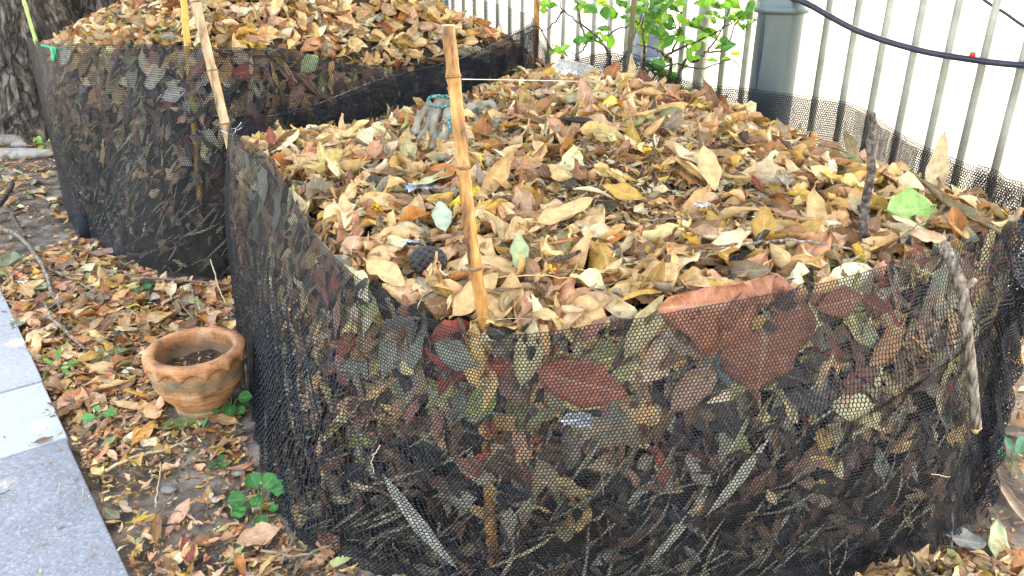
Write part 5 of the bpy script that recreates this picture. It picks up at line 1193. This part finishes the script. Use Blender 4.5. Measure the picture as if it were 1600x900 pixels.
for dc, nc in ((-6.5, .5), (-4.0, 1.6), (-2.0, .6), (0.2, 1.2)):
    q = shade_pt(dc, nc); s_ = tb + (1.6, .3, 4.0)
    MB().tube(spline([s_, s_ * .6 + q * .4 + (0, 0, .5), q + (0, 0, -.1)], 8), np.linspace(.14, .03, 17), 10, wob=.03).build('limb', M_bark, et)
Ls = Leaves(); n = 34000
cl = 520; cd = rng.uniform(-8.0, 1.8, cl); cn = rng.uniform(-2.3, 2.8, cl); k = rng.integers(0, cl, n)
P = np.array([shade_pt(a, b) for a, b in zip(cd, cn)]) + np.stack([np.zeros(cl), np.zeros(cl), rng.uniform(-.5, .9, cl)], -1)
P = P[k] + rng.normal(0, .34, (n, 3)) * (1, 1, .7); Ln = rng.uniform(.16, .26, n)
scatter(Ls, P, np.tile([0, 0, 1.], (n, 1)), Ln, Ln * .5, [((.07, .13, .03), 3), ((.10, .18, .04), 2)], 4, 3, tilt=.8, fold=.5, bend=.4)
Ls.build('crown', [M_leaf], parent=et)

# ------------------------------------------------------------------ fence, lamp post, cables, shrub
M_fence = noisy('cream_paint', [(.38, (.27, .26, .20)), (.62, (.42, .405, .32))], scale=6, rough=.55, bump=.15, bdist=.002, detail=10)
ef = empty('fence', (*fence_pt(0), 0), 'cream painted metal railing with slim upright bars behind the leaf pens', 'fence')
fa = math.atan2(fd[1], fd[0])
for t in range(-34, 36):
    p = fence_pt(t); post = t in (9, -12, 30); w = .05 if post else .027
    mb = MB(); mb.box((p[0], p[1], 1.0), (w, w if post else .016, 1.86 if not post else 2.0), fa)
    mb.build('post' if post else 'bar', M_fence, ef, smooth=False)
for z in (.10, 1.90):
    a, b = fence_pt(-34.5), fence_pt(35.5); c = (a + b) / 2; mb = MB(); mb.box((c[0], c[1], z), (np.linalg.norm(b - a), .04, .04), fa); mb.build('rail', M_fence, ef, smooth=False)
# bollards in the plaza
M_navy = noisy('dark_blue_paint', [(.3, (.05, .07, .11)), (.7, (.09, .115, .17))], scale=5, rough=.4, bump=.05)
for px, py, w, z, lb in ((1012, 96, .30, 1.9, 'dark blue post in the plaza seen through the shrub'), (694, 22, .17, 1.6, 'distant dark post in the plaza beyond the rear pen')):
    g = gnd(px, py); e = empty('plaza_post', g, lb, 'post', 'dark posts standing in the plaza')
    mb = MB(); mb.box((g[0], g[1], z / 2 + .02), (w, w, z), .3); bevel(mb.build('shaft', M_navy, e, smooth=False), .02)
    mb = MB(); mb.box((g[0], g[1], .04), (w * 1.25, w * 1.25, .06), .3); bevel(mb.build('foot', M_navy, e, smooth=False), .01)
    mb = MB(); mb.box((g[0], g[1], z + .04), (w * 1.15, w * 1.15, .04), .3); bevel(mb.build('cap', M_navy, e, smooth=False), .01)
# lamp post
M_steel = noisy('grey_painted_steel', [(.38, (.085, .112, .112)), (.62, (.125, .155, .152))], scale=3, rough=.34, metallic=.35, bump=.05, bdist=.001, stretch=(1, 1, .4))
lp = np.array([1.172, 3.62, 0]); el_ = empty('lamp_post', lp, 'thick grey steel lamp post with a wider sleeve above standing by the fence', 'lamp post')
MB().lathe([(.098, 0), (.098, 1.13)], lp, 64).build('lower_shaft', M_steel, el_)
MB().lathe([(.0985, 1.100), (.112, 1.102), (.1145, 1.108), (.1145, 1.125), (.110, 1.132), (.107, 1.16), (.106, 3.6)], lp, 64).build('upper_sleeve', M_steel, el_)
MB().lathe([(.098, .0), (.16, .0), (.16, .02), (.10, .025)], lp, 48).build('base_plate', M_steel, el_)
M_rub = noisy('black_rubber', [(.3, (.016, .018, .03)), (.7, (.035, .038, .055))], scale=10, rough=.45, bump=.05)
MB().tube(spline([atY(1201, -60, 3.60), atY(1198, 0, 3.58), atY(1190, 60, 3.57), atY(1184, 120, 3.57), atY(1181, 180, 3.58), atY(1176, 250, 3.60), (1.05, 3.6, .1)], 8), .0075, 8).build('cable', M_rub, el_)
def cable(pts, r, label, clip=None):
    P = spline(pts, 14); c = P[0]; e = empty('cable', c, label, 'cable', 'black cables slung along the fence')
    MB().tube(P, r, 12).build('sheath', M_rub, e)
    if clip is not None:
        m = noisy('red_tape', [(.3, (.5, .02, .02)), (.7, (.65, .04, .03))], rough=.4, bump=0)
        i = np.argmin(np.linalg.norm(P - clip, axis=1)); mb = MB(); mb.lathe([(.0, .0), (.011, .0), (.011, .012), (.008, .018), (.0, .018)], P[i] + (0, 0, r - .003), 16); mb.build('red_clip', m, e)
cl_ = atY(1518, 93, 3.08)
cable([np.array([1.172, 3.52, 1.17]), atY(1262, 6, 3.47), atY(1340, 48, 3.36), atY(1430, 77, 3.22), cl_, atY(1600, 102, 2.97), atY(1700, 105, 2.84), atY(1850, 85, 2.7), np.array([2.9, 2.2, 1.2])], .0125, 'thick black cable sagging to the right from the lamp post', cl_)
cable([atY(1450, -70, 3.3), atY(1538, 0, 3.15), atY(1570, 20, 3.1), atY(1600, 41, 3.05), atY(1680, 90, 2.95), atY(1800, 140, 2.8)], .0055, 'thinner black cable crossing the top right corner')

# shrub behind the front pen
root = np.array([.66, 3.98, 0.0]); es = empty('shrub', root, 'leafy young shrub with bright green leaves between the front pen and the fence', 'shrub')
YS = 4.0
def A(px, py, y=0): return atY(px, py, YS + y)
br = [[root, A(947, 130), A(955, 102), A(940, 65), A(907, 37), A(880, 15), A(868, -20)], [A(940, 65), A(960, 48), A(985, 35), A(1000, -5)], [A(907, 37), A(902, 12), A(895, -20)],
      [A(955, 102), A(972, 92), A(990, 60), A(1003, 20, -.1), A(1010, -20, -.1)], [root, A(1004, 120), A(1007, 65, -.1), A(1002, 40, -.1), A(1015, 5, -.1)],
      [root, A(1045, 118), A(1042, 92), A(1050, 80), A(1080, 68), A(1110, 55), A(1140, 38), A(1175, 15)], [A(1050, 80), A(1062, 48), A(1055, 10)],
      [root, A(1060, 116), A(1085, 97), A(1105, 80), A(1125, 50), A(1142, 10)], [A(1085, 97), A(1075, 75), A(1058, 45), A(1050, 20)], [A(1042, 92), A(1030, 80), A(1010, 72), A(985, 70)],
      [A(1105, 80), A(1130, 78), A(1150, 40), A(1180, -5)], [root, A(1020, 125), A(1100, 107), A(1140, 93), A(1155, 105)], [A(880, 15), A(862, 40), A(845, 48)], [A(907, 37), A(915, 70), A(900, 85), A(888, 80)]]
mb = MB()
for q, b_ in enumerate(br):
    P = spline(np.array(b_), 6); r0 = .010 if q in (0, 4, 5, 7) else .0055; mb.tube(P + .003 * rng.standard_normal(P.shape), np.linspace(r0, .002, len(P)), 7)
mb.build('branches', M_bark_dark, es)
Ls = Leaves()
tips = [(870, 75, 3), (883, 80, 2), (905, 66, 2), (912, 64, 2), (935, 48, 3), (950, 52, 2), (930, 62, 2), (960, 60, 2), (845, 10, 2), (858, 5, 2), (905, 5, 3), (925, 8, 3), (940, 3, 2), (955, 20, 3), (965, 10, 3), (975, 30, 2), (985, 15, 3), (990, 38, 2),
        (1000, 8, 3), (1010, 20, 4), (1020, 35, 5), (1030, 15, 5), (1040, 30, 4), (1050, 45, 3), (1060, 10, 4), (1000, 38, 3), (1010, 45, 3), (1025, 50, 3), (1045, 60, 3), (1035, 75, 2), (1028, 60, 2), (1022, 95, 3), (1040, 100, 2), (1055, 95, 1), (1062, 100, 1), (1080, 95, 2),
        (1070, 35, 2), (1085, 38, 3), (1095, 60, 2), (1105, 50, 2), (1110, 28, 3), (1100, 3, 2), (1118, 5, 1), (1130, 68, 3), (1137, 72, 2), (1128, 97, 1), (1140, 30, 2), (1160, 28, 3), (1150, 25, 2), (1175, 30, 2), (1142, 5, 2), (1180, 8, 2), (1165, 40, 1), (1082, 68, 2), (1008, 60, 2), (1110, 100, 1), (1060, 55, 2), (1140, 82, 1), (1030, 3, 4), (1045, 5, 3)]
for px, py, n in tips:
    for _ in range(n + (2 if px > 970 and py < 60 else 0)):
        P = A(px + rng.uniform(-9, 9), py + rng.uniform(-7, 7), rng.uniform(-.12, .12)); Ln = np.array([rng.uniform(.06, .10)])
        loc, uv = leaf_local(1, Ln, Ln * rng.uniform(.42, .62), 9, 5, np.array([rng.uniform(.52, .66)]), rng.normal(0, .5, 1), rng.normal(.4, .4, 1), np.array([.03]), np.array([.2]))
        nr = np.array([[rng.normal(0, .6), rng.normal(-.7, .5), 1.0]]); V = np.einsum('nij,nmj->nmi', rotmats(rng.uniform(0, 2 * PI, 1), nr), loc) + P
        g = np.array([.20, .48, .035]) if rng.uniform() < .55 else np.array([.07, .27, .04]); g = g if rng.uniform() > .12 else np.array([.36, .60, .05])
        Ls.add(V, uv, grid_faces(9, 5), (g * rng.uniform(.8, 1.2))[None])
# the part of the crown above the picture and low shoots at the net
for _ in range(260):
    P = root + np.array([rng.normal(-.05, .35), rng.normal(0, .18), rng.uniform(1.25, 2.1)]); Ln = np.array([rng.uniform(.06, .10)])
    if project(P)[1] > -12: continue
    loc, uv = leaf_local(1, Ln, Ln * .5, 9, 5, np.array([.58]), rng.normal(0, .5, 1), rng.normal(.4, .4, 1), np.array([.03]), np.array([.2]))
    Ls.add(np.einsum('nij,nmj->nmi', rotmats(rng.uniform(0, 2 * PI, 1), np.array([[rng.normal(0, .6), rng.normal(0, .6), 1.]])), loc) + P, uv, grid_faces(9, 5), np.array([[.10, .33, .04]]))
for _ in range(60):
    P = A(rng.uniform(1005, 1075), rng.uniform(100, 150), rng.uniform(-.1, .1)); P = A(*((1010 + (project(P)[1] - 100) * 1.3 + rng.normal(0, 9)), project(P)[1])[:2]); Ln = np.array([rng.uniform(.04, .08)])
    loc, uv = leaf_local(1, Ln, Ln * .5, 9, 5, np.array([.58]), rng.normal(0, .5, 1), rng.normal(.4, .4, 1), np.array([.03]), np.array([.2]))
    Ls.add(np.einsum('nij,nmj->nmi', rotmats(rng.uniform(0, 2 * PI, 1), np.array([[rng.normal(0, .6), rng.normal(-.5, .6), 1.]])), loc) + P, uv, grid_faces(9, 5), np.array([[.14, .38, .04]]))
Ls.build('foliage', [M_green], parent=es)

# ------------------------------------------------------------------ camera, light, sky
cam = bpy.data.cameras.new('camera'); co = bpy.data.objects.new('camera', cam); COL.objects.link(co)
co.location = (0, 0, H); co.rotation_euler = (PI / 2 - TH, 0, 0); cam.sensor_width = 36; cam.lens = 36 * F / 1600; cam.clip_end = 1000; cam.clip_start = .05
SC.camera = co
tosun = Vector((fn[0] * math.cos(SUN_EL), fn[1] * math.cos(SUN_EL), math.sin(SUN_EL)))
sl = bpy.data.lights.new('sun', 'SUN'); sl.energy = 2.4; sl.angle = math.radians(.55); sl.color = (1, .95, .86)
so_ = bpy.data.objects.new('sun', sl); COL.objects.link(so_); so_.rotation_euler = tosun.to_track_quat('Z', 'Y').to_euler()
w = bpy.data.worlds.new('World'); SC.world = w; w.use_nodes = True; nt = w.node_tree
sk = nt.nodes.new('ShaderNodeTexSky'); sk.sky_type = 'NISHITA'; sk.sun_disc = False; sk.sun_elevation = SUN_EL; sk.sun_rotation = math.atan2(fn[0], fn[1]); sk.dust_density = 2.5
nt.links.new(sk.outputs[0], nt.nodes['Background'].inputs[0]); nt.nodes['Background'].inputs[1].default_value = .15
vs = SC.view_settings; vs.view_transform = 'Standard'; vs.look = 'None'; vs.gamma = 1; vs.exposure = 3.55
try:
    vs.use_white_balance = True; vs.white_balance_temperature = 9000; vs.white_balance_tint = 12
except Exception as ex: print('wb', ex)
SC.render.engine = 'CYCLES'; cy = SC.cycles; cy.use_denoising = True; cy.max_bounces = 6; cy.diffuse_bounces = 3; cy.glossy_bounces = 2; cy.transmission_bounces = 5; cy.transparent_max_bounces = 8
try: cy.denoiser = 'OPENIMAGEDENOISE'; cy.denoising_prefilter = 'ACCURATE'
except Exception as ex: print(ex)
cy.use_adaptive_sampling = True; cy.adaptive_threshold = .01
cy.sample_clamp_indirect = 6
